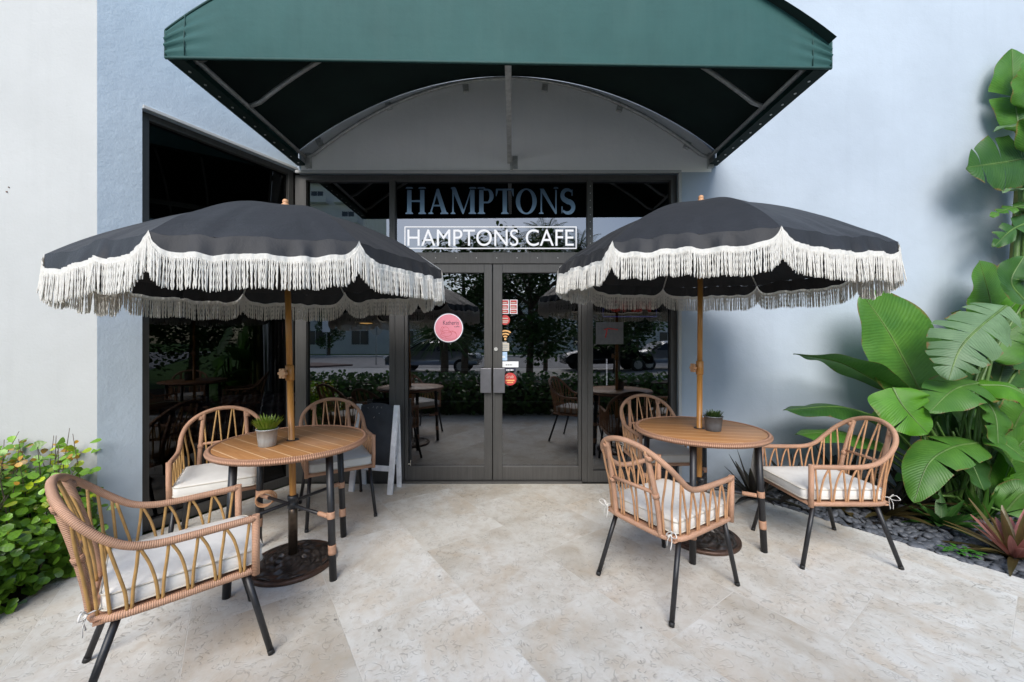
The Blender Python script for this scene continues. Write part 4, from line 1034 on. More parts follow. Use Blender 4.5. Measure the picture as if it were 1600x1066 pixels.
b.build('chalk_mark', 'chalk', bo)
RM = Matrix.Translation(LM @ Vector((0, .014, Hc - .04))) @ Matrix.Rotation(R(4), 4, 'X')
for x0, x1 in ((.01, .055), (Wc - .055, Wc - .01)):
    b = MB(); b.box((x0, .0, -.79), (x1, .02, 0), Matrix.Translation((0, .145, .765)) @ Matrix.Rotation(R(3), 4, 'X')); b.build('rear_leg', 'white_paint_wood', t, .003)
b = MB(); b.box((.055, .002, -.55), (Wc - .055, .016, -.50), Matrix.Translation((0, .145, .765)) @ Matrix.Rotation(R(3), 4, 'X')); b.build('rear_rail', 'white_paint_wood', t, .003)

# ------------------------------------------------------------------ paddle leaved plants
def paddle(b, mid, hw, hint, fold=.25, droop=.1, splits=(), seed=1, asym=1.0, blunt=.55, tear=.16):
    """adds a banana-like blade along the midrib to b; hw is the largest half width in metres"""
    rr = random.Random(seed); M_ = crom(mid, 10); n = len(M_) - 1
    cum = [0]
    for i in range(n): cum.append(cum[-1] + (M_[i + 1] - M_[i]).length)
    tot = cum[-1]
    def mp(t):
        t = min(1, max(0, t)) * tot
        for i in range(n):
            if cum[i + 1] >= t: break
        u = (t - cum[i]) / max(1e-9, cum[i + 1] - cum[i]); return M_[i].lerp(M_[i + 1], u), (M_[i + 1] - M_[i]).normalized()
    prof = lambda t: hw * min(1.0, (math.sin(PI * min(.999, max(.001, t)) ** blunt)) ** .62 * 1.02)
    hint = Vector(hint).normalized()
    for sd in (-1, 1):
        cuts = sorted([0] + [s for s in splits for _ in (0,) if rr.random() < .8] + [1])
        for c0, c1 in zip(cuts, cuts[1:]):
            if c1 - c0 < .01: continue
            nu = max(2, int((c1 - c0) * 30)); torn = len(splits) > 0
            sh0 = tear * (c1 - c0) if (torn and c0 > 0) else 0; sh1 = tear * (c1 - c0) if (torn and c1 < 1) else 0
            ex = rr.uniform(-.2, .5) if len(splits) > 2 else 0; wl = rr.uniform(.82, 1.05) if len(splits) > 2 else 1; nv = 7
            def fn(u, v):
                tt = c0 + (c1 - c0) * u; t2 = tt + (sh0 * (1 - u) - sh1 * u) * v ** 1.5
                p, tg = mp(t2 + .05 * v * math.sin(PI * tt)); side = tg.cross(hint)
                side = side.normalized(); nr = side.cross(tg).normalized()
                w = prof(tt) * v * (asym if sd > 0 else 1 / asym) * wl
                wav = .012 * math.sin(tt * 17 + sd * 2 + seed) * v * v
                return p + side * sd * w + nr * (fold * w - (droop + ex * .25) * w * v * 1.6 + wav)
            b.grid(fn, nu, nv, lambda u, v: (.5 + sd * v * .5, c0 + (c1 - c0) * u))
    b.m = 1; b.tube(M_, [.009 * (1 - .8 * i / n) + .001 for i in range(n + 1)], 6); b.m = 0
def leafpart(root, base, mid, hw_px, mat='paddle_leaf', hint=(0, -.75, .65), petiole=True, **kw):
    """mid: [(px, py, Y)...] from the blade's base to its tip, base: foot of the petiole"""
    W = [at(*p) for p in mid]; b = MB(); hw = hw_px * sum(p[2] for p in mid) / len(mid) / F
    paddle(b, W, hw, hint, **kw)
    if petiole and base:
        a = at(*base); m = a.lerp(W[0], .55); m.z += .0; m += Vector(((W[0] - a).x * -.18, 0, .05)); b.m = 1
        b.tube(crom([a, m, W[0]], 8), [.016 - .008 * i / 16 for i in range(17)], 8); b.m = 0
    o = b.build('leaf', [mat, 'plant_stem'], root); o.matrix_parent_inverse = Matrix.Translation(-root.location); return o
pl = thing('bird_of_paradise_plant', 'clump of broad paddle leaves growing behind the right armchair', 'plant', tuple(at(1500, 800, 3.2)))
B0 = (1492, 800, 3.2); B1 = (1515, 802, 3.15); B2 = (1470, 790, 3.3); B3 = (1540, 806, 3.12); UPH = (0, -.25, 1); FRH = (.1, -.9, .45)
leafpart(pl, B0, [(1440, 616, 3.38), (1414, 566, 3.4), (1384, 512, 3.42), (1346, 458, 3.42)], 70, 'paddle_leaf', (.12, -1, .15), fold=.10, droop=.04, asym=1.12, seed=3, blunt=.62)
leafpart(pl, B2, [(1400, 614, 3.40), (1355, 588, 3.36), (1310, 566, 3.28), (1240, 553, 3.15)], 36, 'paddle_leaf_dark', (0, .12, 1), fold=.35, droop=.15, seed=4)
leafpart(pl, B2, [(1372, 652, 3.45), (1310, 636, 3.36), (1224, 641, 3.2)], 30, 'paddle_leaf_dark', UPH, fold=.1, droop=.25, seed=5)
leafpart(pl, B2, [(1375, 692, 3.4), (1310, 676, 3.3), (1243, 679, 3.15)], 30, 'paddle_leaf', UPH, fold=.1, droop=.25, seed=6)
leafpart(pl, B0, [(1395, 606, 3.05), (1412, 636, 2.98), (1450, 678, 2.92)], 42, 'paddle_leaf_bright', (-.25, -.75, .6), fold=.15, droop=.1, blunt=.62, splits=(.55,), tear=.05, seed=7)
leafpart(pl, B1, [(1535, 598, 3.10), (1492, 608, 3.0), (1452, 644, 2.92)], 38, 'paddle_leaf', (-.1, -.45, .9), fold=.1, droop=.15, splits=(.4, .65), tear=.07, seed=8)
leafpart(pl, B3, [(1530, 602, 3.05), (1580, 606, 2.95), (1632, 640, 2.85)], 36, 'paddle_leaf_bright', (.1, -.5, .85), fold=.1, droop=.2, seed=9)
leafpart(pl, B1, [(1572, 478, 3.10), (1530, 512, 3.05), (1500, 545, 3.0), (1482, 594, 2.95)], 46, 'paddle_leaf_grey', (-.45, -.8, .4), fold=.05, droop=.15, splits=(.12, .2, .31, .37, .48, .56, .61, .7, .78, .86), tear=.16, seed=10, blunt=.75)
leafpart(pl, B1, [(1554, 515, 3.5), (1546, 465, 3.52), (1530, 407, 3.5)], 54, 'paddle_leaf', FRH, fold=.12, droop=.05, seed=11, blunt=.62)
leafpart(pl, B0, [(1492, 575, 3.55), (1486, 530, 3.55), (1500, 484, 3.5)], 34, 'paddle_leaf_dark', FRH, splits=tuple(.15 + .12 * i for i in range(7)), tear=.3, seed=12)
leafpart(pl, B0, [(1528, 692, 3.0), (1486, 700, 2.93), (1450, 726, 2.88), (1428, 786, 2.8)], 33, 'paddle_leaf', (-.35, -.45, .85), fold=.1, droop=.15, splits=(.3, .55), tear=.08, seed=13)
leafpart(pl, B1, [(1478, 700, 3.15), (1512, 716, 3.05), (1538, 768, 2.95)], 32, 'paddle_leaf_dark', (.2, -.75, .6), seed=14)
leafpart(pl, B3, [(1536, 684, 3.0), (1570, 694, 2.92), (1622, 735, 2.85)], 28, 'paddle_leaf', (0, -.55, .85), seed=15)
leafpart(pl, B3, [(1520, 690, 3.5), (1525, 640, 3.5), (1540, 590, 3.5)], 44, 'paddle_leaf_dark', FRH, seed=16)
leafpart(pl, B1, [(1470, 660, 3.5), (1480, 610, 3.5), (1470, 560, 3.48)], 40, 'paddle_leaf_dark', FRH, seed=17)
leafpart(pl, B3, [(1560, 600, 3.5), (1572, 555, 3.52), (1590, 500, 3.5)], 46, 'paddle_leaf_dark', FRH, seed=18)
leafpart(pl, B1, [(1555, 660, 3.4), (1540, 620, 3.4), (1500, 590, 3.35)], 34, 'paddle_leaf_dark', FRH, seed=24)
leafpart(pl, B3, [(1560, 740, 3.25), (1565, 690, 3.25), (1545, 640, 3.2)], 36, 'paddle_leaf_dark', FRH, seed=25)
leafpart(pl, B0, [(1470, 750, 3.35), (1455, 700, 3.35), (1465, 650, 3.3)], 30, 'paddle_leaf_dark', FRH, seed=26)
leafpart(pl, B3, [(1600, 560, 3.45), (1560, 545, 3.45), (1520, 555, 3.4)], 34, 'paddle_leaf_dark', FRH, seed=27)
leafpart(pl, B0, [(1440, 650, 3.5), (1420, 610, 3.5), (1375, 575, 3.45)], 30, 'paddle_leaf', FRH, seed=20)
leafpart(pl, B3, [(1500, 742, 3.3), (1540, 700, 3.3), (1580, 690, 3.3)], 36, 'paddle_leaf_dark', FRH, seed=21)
leafpart(pl, B3, [(1560, 780, 3.1), (1590, 700, 3.05), (1640, 660, 3.0)], 30, 'paddle_leaf', FRH, seed=22)
leafpart(pl, B1, [(1500, 660, 3.35), (1535, 650, 3.3), (1590, 668, 3.2)], 34, 'paddle_leaf', (0, -.6, .8), seed=23)
for i, (p, hw, m_, hn, sp) in enumerate((
        ([(1575, 690, 3.2), (1600, 640, 3.15), (1640, 610, 3.1)], 34, 'paddle_leaf', (0, -.8, .6), (.35, .6)),
        ([(1590, 760, 3.1), (1575, 715, 3.05), (1540, 690, 3.0)], 30, 'paddle_leaf_bright', (-.2, -.7, .7), ()),
        ([(1545, 560, 3.35), (1575, 520, 3.35), (1610, 500, 3.3)], 36, 'paddle_leaf', (.1, -.8, .6), (.3, .5, .7)),
        ([(1490, 690, 3.4), (1470, 640, 3.4), (1440, 600, 3.4)], 34, 'paddle_leaf_dark', FRH, (.5,)),
        ([(1520, 640, 3.45), (1510, 590, 3.45), (1520, 540, 3.45)], 40, 'paddle_leaf_dark', FRH, (.4, .7)),
        ([(1570, 800, 2.95), (1600, 770, 2.9), (1640, 765, 2.85)], 24, 'paddle_leaf', (0, -.6, .8), ()),
        ([(1455, 775, 3.1), (1425, 750, 3.05), (1400, 752, 3.0)], 18, 'paddle_leaf_dark', UPH, ()),
        ([(1535, 620, 3.0), (1555, 650, 2.95), (1560, 700, 2.9)], 30, 'paddle_leaf', (.2, -.8, .5), (.3, .55, .75)),
        ([(1600, 470, 3.3), (1580, 440, 3.3), (1600, 400, 3.3)], 30, 'paddle_leaf_dark', FRH, (.5,)),
        ([(1420, 700, 3.45), (1390, 660, 3.45), (1362, 650, 3.4)], 22, 'paddle_leaf_dark', (0, -.7, .7), ()))):
    leafpart(pl, (B1, B3, B0)[i % 3], p, hw, m_, hn, seed=70 + i, splits=sp, tear=.08)
b = MB(); rr = random.Random(8)
for i in range(34):
    a = at(rr.uniform(1465, 1560), rr.uniform(796, 812), 3.2); a.z = -.02; tp = at(rr.uniform(1425, 1600), rr.uniform(640, 720), rr.uniform(3.1, 3.5)); m = a.lerp(tp, .5); m.x = m.x * .7 + a.x * .3
    b.tube(crom([a, m, tp], 6), [.014 - .007 * j / 12 for j in range(13)], 7)
o = b.build('stem', 'plant_stem', pl); o.matrix_parent_inverse = Matrix.Translation(-pl.location)
b = MB(); b.tube(crom([at(1378, 708, 3.4), at(1440, 755, 3.3), at(1490, 800, 3.2)], 6), .011, 8); b.tube(crom([at(1400, 612, 3.38), at(1450, 690, 3.3), at(1480, 795, 3.25)], 6), .011, 8); b.tube(crom([at(1370, 690, 3.4), at(1430, 740, 3.3), at(1485, 800, 3.2)], 6), .010, 8)
o = b.build('stem', 'plant_stem', pl); o.matrix_parent_inverse = Matrix.Translation(-pl.location)

pb2 = thing('banana_plant', 'tall banana-like plant with thick sheathed stem and tattered leaves at the picture edge', 'plant', tuple(at(1592, 805, 3.63)))
def ppart(b, name, mats, root): o = b.build(name, mats, root); o.matrix_parent_inverse = Matrix.Translation(-root.location); return o
b = MB(); base_ = at(1600, 806, 3.68); base_.z = -.04
b.tube(crom([base_, at(1592, 700, 3.68), at(1588, 560, 3.68), at(1594, 430, 3.68), at(1597, 320, 3.68), at(1598, 210, 3.68)], 8), [.13 - .095 * (i / 40) for i in range(41)], 18); ppart(b, 'stem', 'sheath', pb2)
for dx, y0, y1, m_ in ((-18, 790, 400, 'plant_stem'), (10, 800, 300, 'plant_stem'), (-9, 760, 330, 'plant_stem'), (18, 780, 250, 'sheath')):
    b = MB(); b.tube(crom([at(1592 + dx * 1.6, y0, 3.58), at(1590 + dx, (y0 + y1) / 2, 3.58), at(1596 + dx * .5, y1, 3.60)], 10), [.055 - .040 * i / 20 for i in range(21)], 10); ppart(b, 'leaf_sheath', m_, pb2)
for x0, y0, x1, y1 in ((1583, 560, 1590, 690), (1570, 640, 1580, 790), (1596, 520, 1588, 640)):
    b = MB(); b.tube(crom([at(x0, y0, 3.54), at((x0 + x1) / 2 - 5, (y0 + y1) / 2, 3.51), at(x1, y1, 3.52)], 8), [.004 + .022 * math.sin(PI * i / 16) for i in range(17)], 6, flat=.3); ppart(b, 'dry_sheath', 'dry_sheath', pb2)
S0 = (1596, 330, 3.60)
leafpart(pb2, S0, [(1592, 205, 3.68), (1584, 140, 3.70), (1581, 76, 3.68)], 38, 'paddle_leaf', (-.1, -.95, .2), splits=(.42,), tear=.1, blunt=.7, seed=31)
leafpart(pb2, S0, [(1632, 200, 3.58), (1590, 194, 3.53), (1553, 206, 3.48)], 16, 'paddle_leaf_grey', UPH, seed=32)
leafpart(pb2, S0, [(1640, 236, 3.58), (1590, 250, 3.53), (1510, 262, 3.48)], 50, 'paddle_leaf_dark', (0, -.95, .1), splits=(.35, .6, .72, .84), tear=.10, blunt=.8, seed=33)
leafpart(pb2, S0, [(1622, 300, 3.48), (1590, 296, 3.43), (1566, 300, 3.38)], 12, 'paddle_leaf_grey', UPH, seed=34)
leafpart(pb2, S0, [(1612, 320, 3.53), (1580, 325, 3.48), (1547, 338, 3.43)], 12, 'paddle_leaf', (0, -.7, .7), splits=(.4, .6, .8), tear=.3, seed=35)
leafpart(pb2, S0, [(1612, 345, 3.53), (1580, 360, 3.48), (1553, 386, 3.43)], 18, 'paddle_leaf_dark', (0, -.9, .4), splits=(.4, .6, .8), tear=.3, seed=36)
leafpart(pb2, S0, [(1606, 170, 3.63), (1618, 120, 3.58), (1650, 90, 3.48)], 44, 'paddle_leaf', FRH, seed=37)
leafpart(pb2, S0, [(1612, 240, 3.48), (1640, 180, 3.38), (1700, 160, 3.14)], 50, 'paddle_leaf', FRH, seed=38)
leafpart(pb2, (1600, 500, 3.58), [(1600, 450, 3.53), (1590, 470, 3.48), (1560, 500, 3.38)], 16, 'paddle_leaf_bright', UPH, seed=39)

# ------------------------------------------------------------------ bromeliads, weeds
def rosette(px, py, Y, n, L, w, mats, label, seed, el0=75, el1=12, cat='bromeliad', name='bromeliad', grp=None):
    base = at(px, py, Y); base.z = -.02; t = thing(name, label, cat, tuple(base), 0, grp); rr = random.Random(seed); bs = [MB() for _ in mats]
    for i in range(n):
        u = i / max(1, n - 1); a = i * 2.399 + rr.uniform(-.2, .2); el = R(el0 + (el1 - el0) * u + rr.uniform(-8, 8))
        d = Vector((math.cos(a) * math.cos(el), math.sin(a) * math.cos(el), math.sin(el)))
        blade(bs[min(len(mats) - 1, int(u * len(mats)))], Vector((.02 * math.cos(a), .02 * math.sin(a), .02)), d, L * rr.uniform(.75, 1.1), w * rr.uniform(.8, 1.15), rr.uniform(.10, .38) * u, 8, cup=.35)
    for b, m_ in zip(bs, mats): b.build('leaves', m_, t)
    return t
rosette(1178, 770, 3.45, 22, .42, .026, ['bromeliad_dark'], 'dark purple bromeliad between the right table and armchair', 1)
rosette(1240, 762, 3.5, 22, .40, .028, ['bromeliad_dark'], 'dark purple bromeliad low behind the armrest of right armchair', 2)
rosette(1318, 770, 3.55, 24, .46, .028, ['bromeliad_dark', 'bromeliad_brown'], 'dark bromeliad seen through the back of the right armchair', 3)
rosette(1385, 800, 3.12, 26, .34, .034, ['bromeliad_dark', 'bromeliad_brown'], 'brown leaved bromeliad beside the rear leg of right armchair', 4)
rosette(1312, 790, 3.25, 16, .26, .026, ['bromeliad_brown'], 'small brown bromeliad under the right armchair', 9)
rosette(1425, 800, 3.3, 24, .42, .034, ['bromeliad_dark', 'bromeliad_dark', 'bromeliad_brown'], 'dark bromeliad under the drooping paddle leaf', 5)
rosette(1586, 876, 2.50, 36, .34, .025, ['bromeliad_olive', 'bromeliad_pink', 'bromeliad_pink', 'bromeliad_olive', 'bromeliad_brown'], 'pink and olive bromeliad in the pebbles at the picture edge', 6, 72, 14)
rosette(1472, 828, 2.95, 20, .24, .034, ['paddle_leaf_dark'], 'low dark green plant at the foot of the broad leaf clump', 7, 60, 8, 'plant', 'ground_plant')
rosette(1535, 815, 3.05, 26, .36, .018, ['paddle_leaf', 'paddle_leaf_dark'], 'narrow leaved green plant under the banana stem', 8, 78, 25, 'plant', 'strap_leaf_plant')
base = at(1503, 866, 2.545); base.z = 0
t = thing('weed', 'tiny bright green weed growing among the dark pebbles', 'weed', tuple(base)); b = MB(); rr = random.Random(2)
for i in range(26):
    a = rr.uniform(0, 6.3); r = rr.uniform(.0, .085); blade(b, Vector((r * math.cos(a) * 1.2, r * math.sin(a) * .8, .012 + rr.uniform(0, .02))), Vector((math.cos(a), math.sin(a), .25)), rr.uniform(.025, .05), .013, .2, 3)
b.build('leaves', 'weed_leaf', t)

# ------------------------------------------------------------------ shrub on the left
def round_leaf(b, p, nrm, d, L, w):
    nrm = nrm.normalized(); d = (d - nrm * d.dot(nrm)).normalized(); s = d.cross(nrm)
    out = [(0, 0), (.28, .62), (.62, 1.0), (.9, .72), (1.0, 0)]; ctr = [b.vert(p + d * L * u + nrm * (-.10 * L * u * u)) for u, _ in out]
    for sg in (1, -1):
        ed = [b.vert(p + d * L * u + s * sg * w * q + nrm * (.16 * w * q - .10 * L * u * u)) for u, q in out]
        for i in range(4):
            f = (ctr[i], ctr[i + 1], ed[i + 1], ed[i]) if sg < 0 else (ctr[i], ed[i], ed[i + 1], ctr[i + 1])
            uvm = {ctr[i]: (.5, out[i][0]), ctr[i + 1]: (.5, out[i + 1][0]), ed[i]: (.5 + sg * .5 * out[i][1], out[i][0]), ed[i + 1]: (.5 + sg * .5 * out[i + 1][1], out[i + 1][0])}
            b.face(f, [uvm[q] for q in f])
sh = thing('leafy_shrub', 'bushy shrub with round glossy leaves and reddish tips by the white wall', 'shrub', (-3.2, 2.25, 0))
rr = random.Random(21); b = MB(); br = MB(); nw = MB()
def inside_h(x, y):   # height of the crown above the bed
    return .89 + .07 * math.sin(x * 5 + 1) + .06 * mnoise.noise(Vector((x * 4, y * 4, 0))) 
for i in range(330):
    x = rr.uniform(-3.75, -2.62); y = rr.uniform(1.5, 2.5)
    if x > -2.75 - (2.585 - y) * -.0 - .0: continue
    lim = -2.67 + max(0, (2.3 - y)) * .15
    x = min(x, lim); h = inside_h(x, y) * rr.uniform(.55, 1.0); foot = Vector((x + rr.uniform(-.15, .1), y + rr.uniform(-.1, .1), -.02)); tip = Vector((x + rr.uniform(-.12, .12), min(2.52, y + rr.uniform(-.1, .1)), h))
    pts = crom([foot, foot.lerp(tip, .5) + Vector((rr.uniform(-.06, .06), rr.uniform(-.06, .06), 0)), tip], 5); br.tube(pts, [.006 - .0045 * j / (len(pts) - 1) for j in range(len(pts))], 5)
    for _ in range(36):
        u = rr.uniform(.02, 1.0) ** .75; q = pts[min(len(pts) - 1, int(u * (len(pts) - 1)))]; a = rr.uniform(0, 2 * PI); out = Vector((math.cos(a), math.sin(a), rr.uniform(-.1, .6)))
        p = q + Vector((math.cos(a), math.sin(a), .2)) * rr.uniform(.01, .09)
        if p.y > 2.56: p.y = 2.56
        if p.x > -2.585 + max(0, (2.2 - p.y)) * .14: continue
        nrm = Vector((rr.gauss(.1, .45), rr.gauss(-.35, .45), rr.uniform(.35, 1.0))); L = rr.uniform(.036, .064); v = rr.uniform(.65, 1.9); hi = p.z > .60
        if hi and rr.random() < .42: b.t = (2.3 * v, .58 * v, .8 * v); L *= .7
        elif rr.random() < .16: b.t = (2.4 * v, 1.5 * v, .7 * v)
        else: b.t = (v, v, v * rr.uniform(.7, 1.1))
        round_leaf(b, p, nrm, out, L, L * .40)
for i in range(1500):                       # low skirt of leaves over the bed and the paving edge
    y = rr.uniform(1.75, 2.52); x = -2.60 + max(0, 2.2 - y) * .10 - rr.random() ** 1.6 * .55; z = rr.uniform(.015, .40); v = rr.uniform(.4, 1.5); b.t = (v, v, v)
    round_leaf(b, Vector((x - z * .05, y, z)), Vector((rr.gauss(.35, .4), rr.gauss(-.35, .4), rr.uniform(.3, 1))), Vector((rr.gauss(.4, .7), rr.gauss(-.3, .7), rr.uniform(-.3, .5))), rr.uniform(.038, .066), .021)
o = b.build('foliage', 'shrub_leaf', sh); o.location = (3.2, -2.25, 0)
o = br.build('branches', 'bark', sh); o.location = (3.2, -2.25, 0)

# ------------------------------------------------------------------ what stands behind the camera and shows in the glass
hd = thing('hedge', 'low green hedge closing the patio, mirrored in the shop-front glass', 'hedge', (0, .1, 0))
b = MB(); rr = random.Random(31)
for i in range(9000):
    x = rr.uniform(-7, 7); y = rr.uniform(-.55, .48); z = rr.uniform(.02, .68) ** .7 * .88
    if abs(y + .03) < .40 and z < .62 and rr.random() < .8: continue
    z += .05 * mnoise.noise(Vector((x * 2.2, y * 2, 0))); v = rr.uniform(.5, 1.4); b.t = (v, v, v)
    round_leaf(b, Vector((x, y, min(z, .84))), Vector((rr.gauss(0, .5), rr.gauss(.2, .5), rr.uniform(.3, 1))), Vector((rr.gauss(0, 1), rr.gauss(0, 1), rr.gauss(.2, .4))), rr.uniform(.06, .10), .03)
for i in range(5000):                       # the face turned to the patio
    x = rr.uniform(-6, 6); z = rr.uniform(.0, .8); y = .34 + .12 * math.sin(PI * min(1, z / .85)) + rr.uniform(-.06, .05); v = rr.uniform(.5, 1.7); b.t = (v, v, v)
    round_leaf(b, Vector((x, y, z)), Vector((rr.gauss(0, .5), rr.gauss(.7, .4), rr.uniform(.2, 1))), Vector((rr.gauss(0, 1), rr.gauss(.4, .6), rr.gauss(.1, .5))), rr.uniform(.06, .10), .028)
o = b.build('foliage', 'hedge_leaf', hd); o.location = (0, -.1, 0)
b = MB(); b.box((-7, -.42, -.05), (7, .22, .58)); o = b.build('inner_twigs', 'soil', hd); o.location = (0, -.1, 0)
road = [(-80, -27), (80, -27), (80, -13), (-80, -13)]
sheet('road', road, -.066, -.04, 'asphalt'); sheet('parking_lane', [(-60, -12.9), (60, -12.9), (60, -.75), (-60, -.75)], -.066, -.045, 'concrete')  # parking concrete added up to the hedge, to bounce light under the awning
sheet('traffic_island', [(-22, -13.2), (-10.5, -13.2), (-9.2, -14.8), (-12, -16.5), (-22, -17)][::-1], -.05, .05, 'paver_red')
sheet('sidewalk', [(-80, -29.2), (80, -29.2), (80, -27.1), (-80, -27.1)], -.066, .06, 'concrete')
def leafy_tree(loc_, h, crown_r, crown_z, n, label, seed, leaf=.12, low=0.0):
    t = thing('tree', label, 'tree', loc_, 0, 'trees across the street mirrored in the glass'); rr = random.Random(seed)
    b = MB(); b.tube(crom([(0, 0, -.1), (.06, .03, h * .35), (-.04, .05, h * .8)], 6), [.16 - .10 * i / 12 for i in range(13)], 10)
    for i in range(9):
        a = i * 2.4; z = h * rr.uniform(.35, .6); b.tube(crom([(0, 0, z), (.5 * crown_r * math.cos(a), .5 * crown_r * math.sin(a), z + .35 * crown_r), (.85 * crown_r * math.cos(a), .85 * crown_r * math.sin(a), z + crown_r * rr.uniform(.3, .8))], 4), [.06 - .05 * j / 8 for j in range(9)], 6)
    b.build('trunk', 'bark', t)
    b = MB(); cl = []
    for i in range(26):
        a = rr.uniform(0, 2 * PI); u = rr.uniform(-1, 1); r = crown_r * rr.uniform(.35, .95) * math.sqrt(1 - u * u * .8); cl.append((Vector((r * math.cos(a), r * math.sin(a), crown_z + u * (h - crown_z))), crown_r * rr.uniform(.22, .42), rr.uniform(.5, 1.3)))
    for i in range(n):
        c, r, v = rr.choice(cl); d = Vector((rr.gauss(0, 1), rr.gauss(0, 1), rr.gauss(0, 1))).normalized(); p = c + d * r * rr.uniform(.5, 1); v *= rr.uniform(.7, 1.2); b.t = (v, v, v)
        round_leaf(b, p, Vector((rr.gauss(0, .5), rr.gauss(0, .5), 1)), d, leaf * rr.uniform(.7, 1.3), leaf * .35)
    b.build('crown', 'hedge_leaf', t); return t
def fan_palm(loc_, h, n, L, label, seed, width=.035, spread=1):
    t = thing('palm_tree', label, 'palm tree', loc_, 0, 'palms mirrored in the glass'); rr = random.Random(seed)
    b = MB(); b.tube(crom([(0, 0, -.1), (.05, 0, h * .5), (0, .04, h)], 6), .11, 10); b.build('trunk', 'bark', t); b = MB()
    for i in range(n):
        a = i * 2.399; el = R(80 - 95 * i / n); d = Vector((math.cos(a) * math.cos(el), math.sin(a) * math.cos(el), math.sin(el))); base = Vector((0, 0, h)); v = rr.uniform(.6, 1.4); b.t = (v, v, v)
        side = d.cross(Vector((0, 0, 1))); side = side.normalized() if side.length > .01 else Vector((1, 0, 0))
        pts = [base + d * L * u - Vector((0, 0, .45 * L * u * u)) for u in [j / 8 for j in range(9)]]; b.tube(pts, .012, 4)
        if spread:
            for j in range(1, 9):
                for s in (1, -1):
                    for kk in (0, .5):
                        q = pts[j - 1].lerp(pts[j], kk); blade(b, q, (side * s + d * .6 - Vector((0, 0, .5))), L * .28 * math.sin(PI * min(.95, (j + kk) / 9.5 + .12)), .016, .25, 3)
        else: blade(b, base, d, L, width, .4, 6)
    b.build('crown', 'hedge_leaf', t); return t
leafy_tree((.7, -8.0, 0), 5.4, 2.4, 3.3, 6500, 'dark leafy tree mirrored in the right door glass', 41, .19)
leafy_tree((-2.0, -8.6, 0), 5.2, 2.2, 3.4, 6000, 'dark leafy tree mirrored in the left door glass', 42, .19)
leafy_tree((4.6, -9.5, 0), 5.0, 2.2, 3.2, 5000, 'leafy tree mirrored in the right shop window', 43, .18)
leafy_tree((-17.5, -29.5, 0), 4.6, 1.7, 2.9, 2500, 'round street tree mirrored at the left window edge', 44, .2)
leafy_tree((-23, -30, 0), 5.4, 2.2, 3.3, 2500, 'second round street tree mirrored at the left window edge', 45, .2)
leafy_tree((-8.2, -30.5, 0), 5.4, 2.0, 3.6, 2500, 'street tree in front of the far white house', 46, .2)
leafy_tree((9.5, -22, 0), 5.4, 2.0, 3.6, 2500, 'street tree beyond the parked cars', 47, .2)
fan_palm((-1.9, -3.0, 0), 1.5, 110, .95, 'spiky palm mirrored in the left door glass', 51, .02, 0)
fan_palm((1.6, -11, 0), 6.2, 34, 2.0, 'tall palm whose crown is mirrored in the transom glass', 52)
fan_palm((-.6, -12.5, 0), 5.6, 30, 1.9, 'shorter palm whose crown is mirrored in the transom glass', 53)
fan_palm((3.4, -12, 0), 6.0, 30, 1.9, 'palm mirrored above the right umbrella', 54)
# right-hand garden that fills the angled window's reflection
leafy_tree((10.5, 1.9, 0), 7.5, 2.2, 4.2, 5000, 'tall dark garden tree right of the patio', 61, .16)
leafy_tree((10.2, -1.6, 0), 6.5, 2.2, 3.6, 5000, 'dark garden tree at the right end of the hedge', 62, .16)
leafy_tree((7.4, .9, 0), 3.6, 1.5, 2.2, 3500, 'small garden tree right of the patio', 63, .14)
# houses
def house(loc_, w, d, h, storeys, cols_, label, balc=False):
    t = thing('apartment_house' if balc else 'white_house', label, 'house', loc_); b = MB(); b.box((-w / 2, -d, -.1), (w / 2, 0, h)); b.box((-w / 2 - .15, -d, h), (w / 2 + .15, .15, h + .35)); b.build('wall', 'far_wall', t)
    for i in range(storeys):
        for j in range(cols_):
            x = -w / 2 + w * (j + .5) / cols_; z = (i + .32) * h / storeys; wh = h / storeys * .5; ww = w / cols_ * .38
            b = MB(); b.box((x - ww / 2 - .06, .0, z - .06), (x + ww / 2 + .06, .05, z + wh + .06)); f = b.build('window', 'far_wall', t)
            b = MB(); b.box((x - ww / 2, .052, z), (x - .03, .06, z + wh)); b.box((x + .03, .052, z), (x + ww / 2, .06, z + wh)); b.build('pane', 'far_glass', f)
            if balc:
                b = MB(); b.box((x - ww, .05, z - .5), (x + ww, 1.2, z - .35)); b.box((x - ww, 1.1, z - .35), (x + ww, 1.18, z + .5)); b.build('balcony', 'far_wall', t)
    return t
house((-17, -36, 0), 15, 9, 6.2, 2, 3, 'white two storey house mirrored in the left window')
house((14, -33, 0), 18, 9, 5.6, 2, 4, 'long white house mirrored in the right window')
house((-1.5, -42, 0), 13, 9, 7.0, 2, 3, 'white house behind the mirrored trees in the middle')
house((-38, -58, 0), 26, 12, 34, 10, 5, 'tall pale apartment block with balconies mirrored high in the glass', True)
# road sign, posts
t = thing('stop_sign', 'back of an octagonal road sign mirrored in the left window', 'road sign', (-8.2, -15.8, 0))
MB().tube([(0, 0, -.1), (0, 0, 2.7)], .03, 8).build('post', 'sign_metal', t)
b = MB(); b.prism([(.38 * math.cos(R(22.5 + 45 * i)), .38 * math.sin(R(22.5 + 45 * i))) for i in range(8)], -.01, .01, Matrix.Translation((0, -.05, 2.1)) @ Matrix.Rotation(R(90), 4, 'X')); b.build('sign_plate', 'sign_metal', t)
t = thing('parking_sign', 'white rectangular road sign on a thin post mirrored in the left window', 'road sign', (-16.8, -27.6, 0))
MB().tube([(0, 0, -.1), (0, 0, 3.2)], .03, 8).build('post', 'sign_metal', t); MB().box((-.35, .03, 2.2), (.35, .05, 3.4)).build('sign_plate', 'vinyl_white', t)
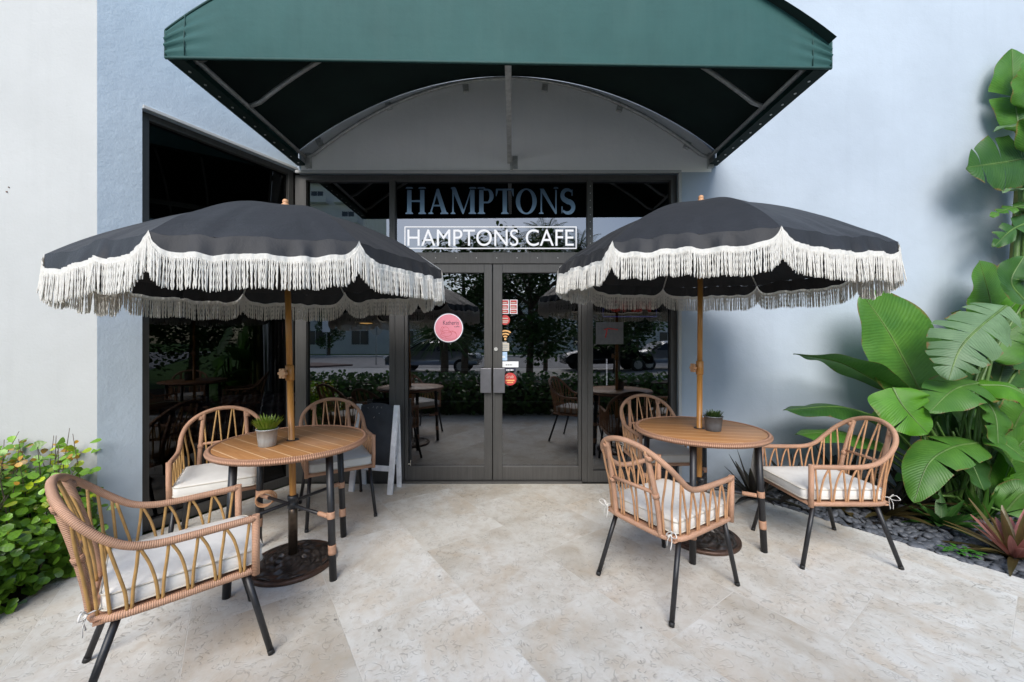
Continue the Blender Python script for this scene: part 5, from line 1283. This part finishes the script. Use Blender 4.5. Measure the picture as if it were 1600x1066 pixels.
# parked cars
def car_proto(loc_, rz, paint, label):
    t = thing('parked_car', label, 'car', loc_, rz, 'cars parked across the street')
    prof = [(-2.15, .35), (-2.2, .62), (-2.1, .86), (-1.55, .93), (-1.05, 1.36), (-.3, 1.46), (.5, 1.42), (1.15, 1.02), (1.95, .86), (2.2, .66), (2.18, .35)]
    b = MB(); n = 9
    for j in range(n):
        v = j / (n - 1) * 2 - 1; s = 1 - .10 * abs(v) ** 3
        for x, z in prof:
            tw = .88 - max(0, z - .9) * .32; b.v.append((x * (1 - .05 * v ** 4), v * tw, .35 + (z - .35) * s))
    m_ = len(prof)
    for j in range(n - 1):
        for i in range(m_ - 1): b.face((j * m_ + i, j * m_ + i + 1, (j + 1) * m_ + i + 1, (j + 1) * m_ + i))
        b.face((j * m_ + m_ - 1, j * m_, (j + 1) * m_, (j + 1) * m_ + m_ - 1))
    b.face(list(range(m_))); b.face([(n - 1) * m_ + m_ - 1 - i for i in range(m_)]); b.build('body', paint, t)
    for s in (1, -1):
        b = MB(); f = [(-1.25, .97), (-.95, 1.28), (-.25, 1.36), (-.25, .97)]; g2 = [(-.17, .97), (-.17, 1.36), (.42, 1.32), (.98, .99)]
        for q in (f, g2):
            vs = [b.vert((x, s * (.88 - max(0, z - .9) * .32 + .006), z)) for x, z in q]; b.face(vs if s > 0 else vs[::-1], smooth=False)
        b.build('side_window', 'car_glass', t)
    b = MB(); b.face([b.vert(p) for p in ((1.12, -.72, 1.045), (1.12, .72, 1.045), (.54, .62, 1.395), (.54, -.62, 1.395))], smooth=False); b.build('windscreen', 'car_glass', t)
    b = MB(); b.face([b.vert(p) for p in ((-1.53, .72, .965), (-1.53, -.72, .965), (-1.07, -.62, 1.36), (-1.07, .62, 1.36))], smooth=False); b.build('rear_window', 'car_glass', t)
    for x in (-1.35, 1.35):
        for s in (1, -1):
            b = MB(); b.tube([(x, s * .70, .30), (x, s * .89, .30)], .33, 20); wl = b.build('wheel', 'tyre_rubber', t); b = MB(); b.tube([(x, s * .885, .30), (x, s * .90, .30)], .2, 14); b.build('rim', 'sign_metal', wl)
    for s in (1, -1):
        b = MB(); b.box((2.10, s * .62 - .16, .62), (2.19, s * .62 + .16, .74)); b.build('headlight', 'vinyl_white', t)
    return t
car_proto((8.0, -12.4, -.04), R(175), 'car_silver', 'silver parked car mirrored in the right window')
car_proto((4.6, -11.6, -.04), R(178), 'car_dark', 'dark parked car mirrored between the trees')
car_proto((-3.6, -10.6, -.04), R(182), 'car_silver', 'silver parked car mirrored in the left door')

# ------------------------------------------------------------------ light, camera
w = bpy.data.worlds.new('World'); scene.world = w; w.use_nodes = True
nt = w.node_tree; bg = nt.nodes['Background']; sk = nt.nodes.new('ShaderNodeTexSky'); sk.sky_type = 'NISHITA'; sk.sun_disc = False
sd = Vector((-.10, -.77, .63)).normalized(); el = math.asin(sd.z)
sk.sun_elevation = el; sk.sun_rotation = math.atan2(sd.x, sd.y); sk.air_density = 1.0; sk.dust_density = .8; sk.ozone_density = 1.0
nt.links.new(sk.outputs[0], bg.inputs[0]); bg.inputs[1].default_value = .29
L = bpy.data.lights.new('sun', 'SUN'); L.energy = 3.9; L.angle = R(38); L.color = (1, .955, .89)
lo = bpy.data.objects.new('sun', L); col.objects.link(lo); lo.rotation_euler = (-sd).to_track_quat('-Z', 'Y').to_euler(); lo.location = (0, 0, 12)
cam = bpy.data.cameras.new('camera'); cam.sensor_width = 36; cam.lens = 36 * F / 1600; cam.clip_start = .02; cam.clip_end = 1500
co_ = bpy.data.objects.new('camera', cam); col.objects.link(co_); co_.location = (0, 0, EYE); co_.rotation_euler = (R(90), 0, 0); scene.camera = co_
scene.render.engine = 'CYCLES'
scene.view_settings.view_transform = 'Standard'; scene.view_settings.look = 'None'; scene.view_settings.exposure = 0; scene.view_settings.gamma = 1
scene.cycles.max_bounces = 8; scene.cycles.transparent_max_bounces = 12; scene.cycles.use_denoising = True
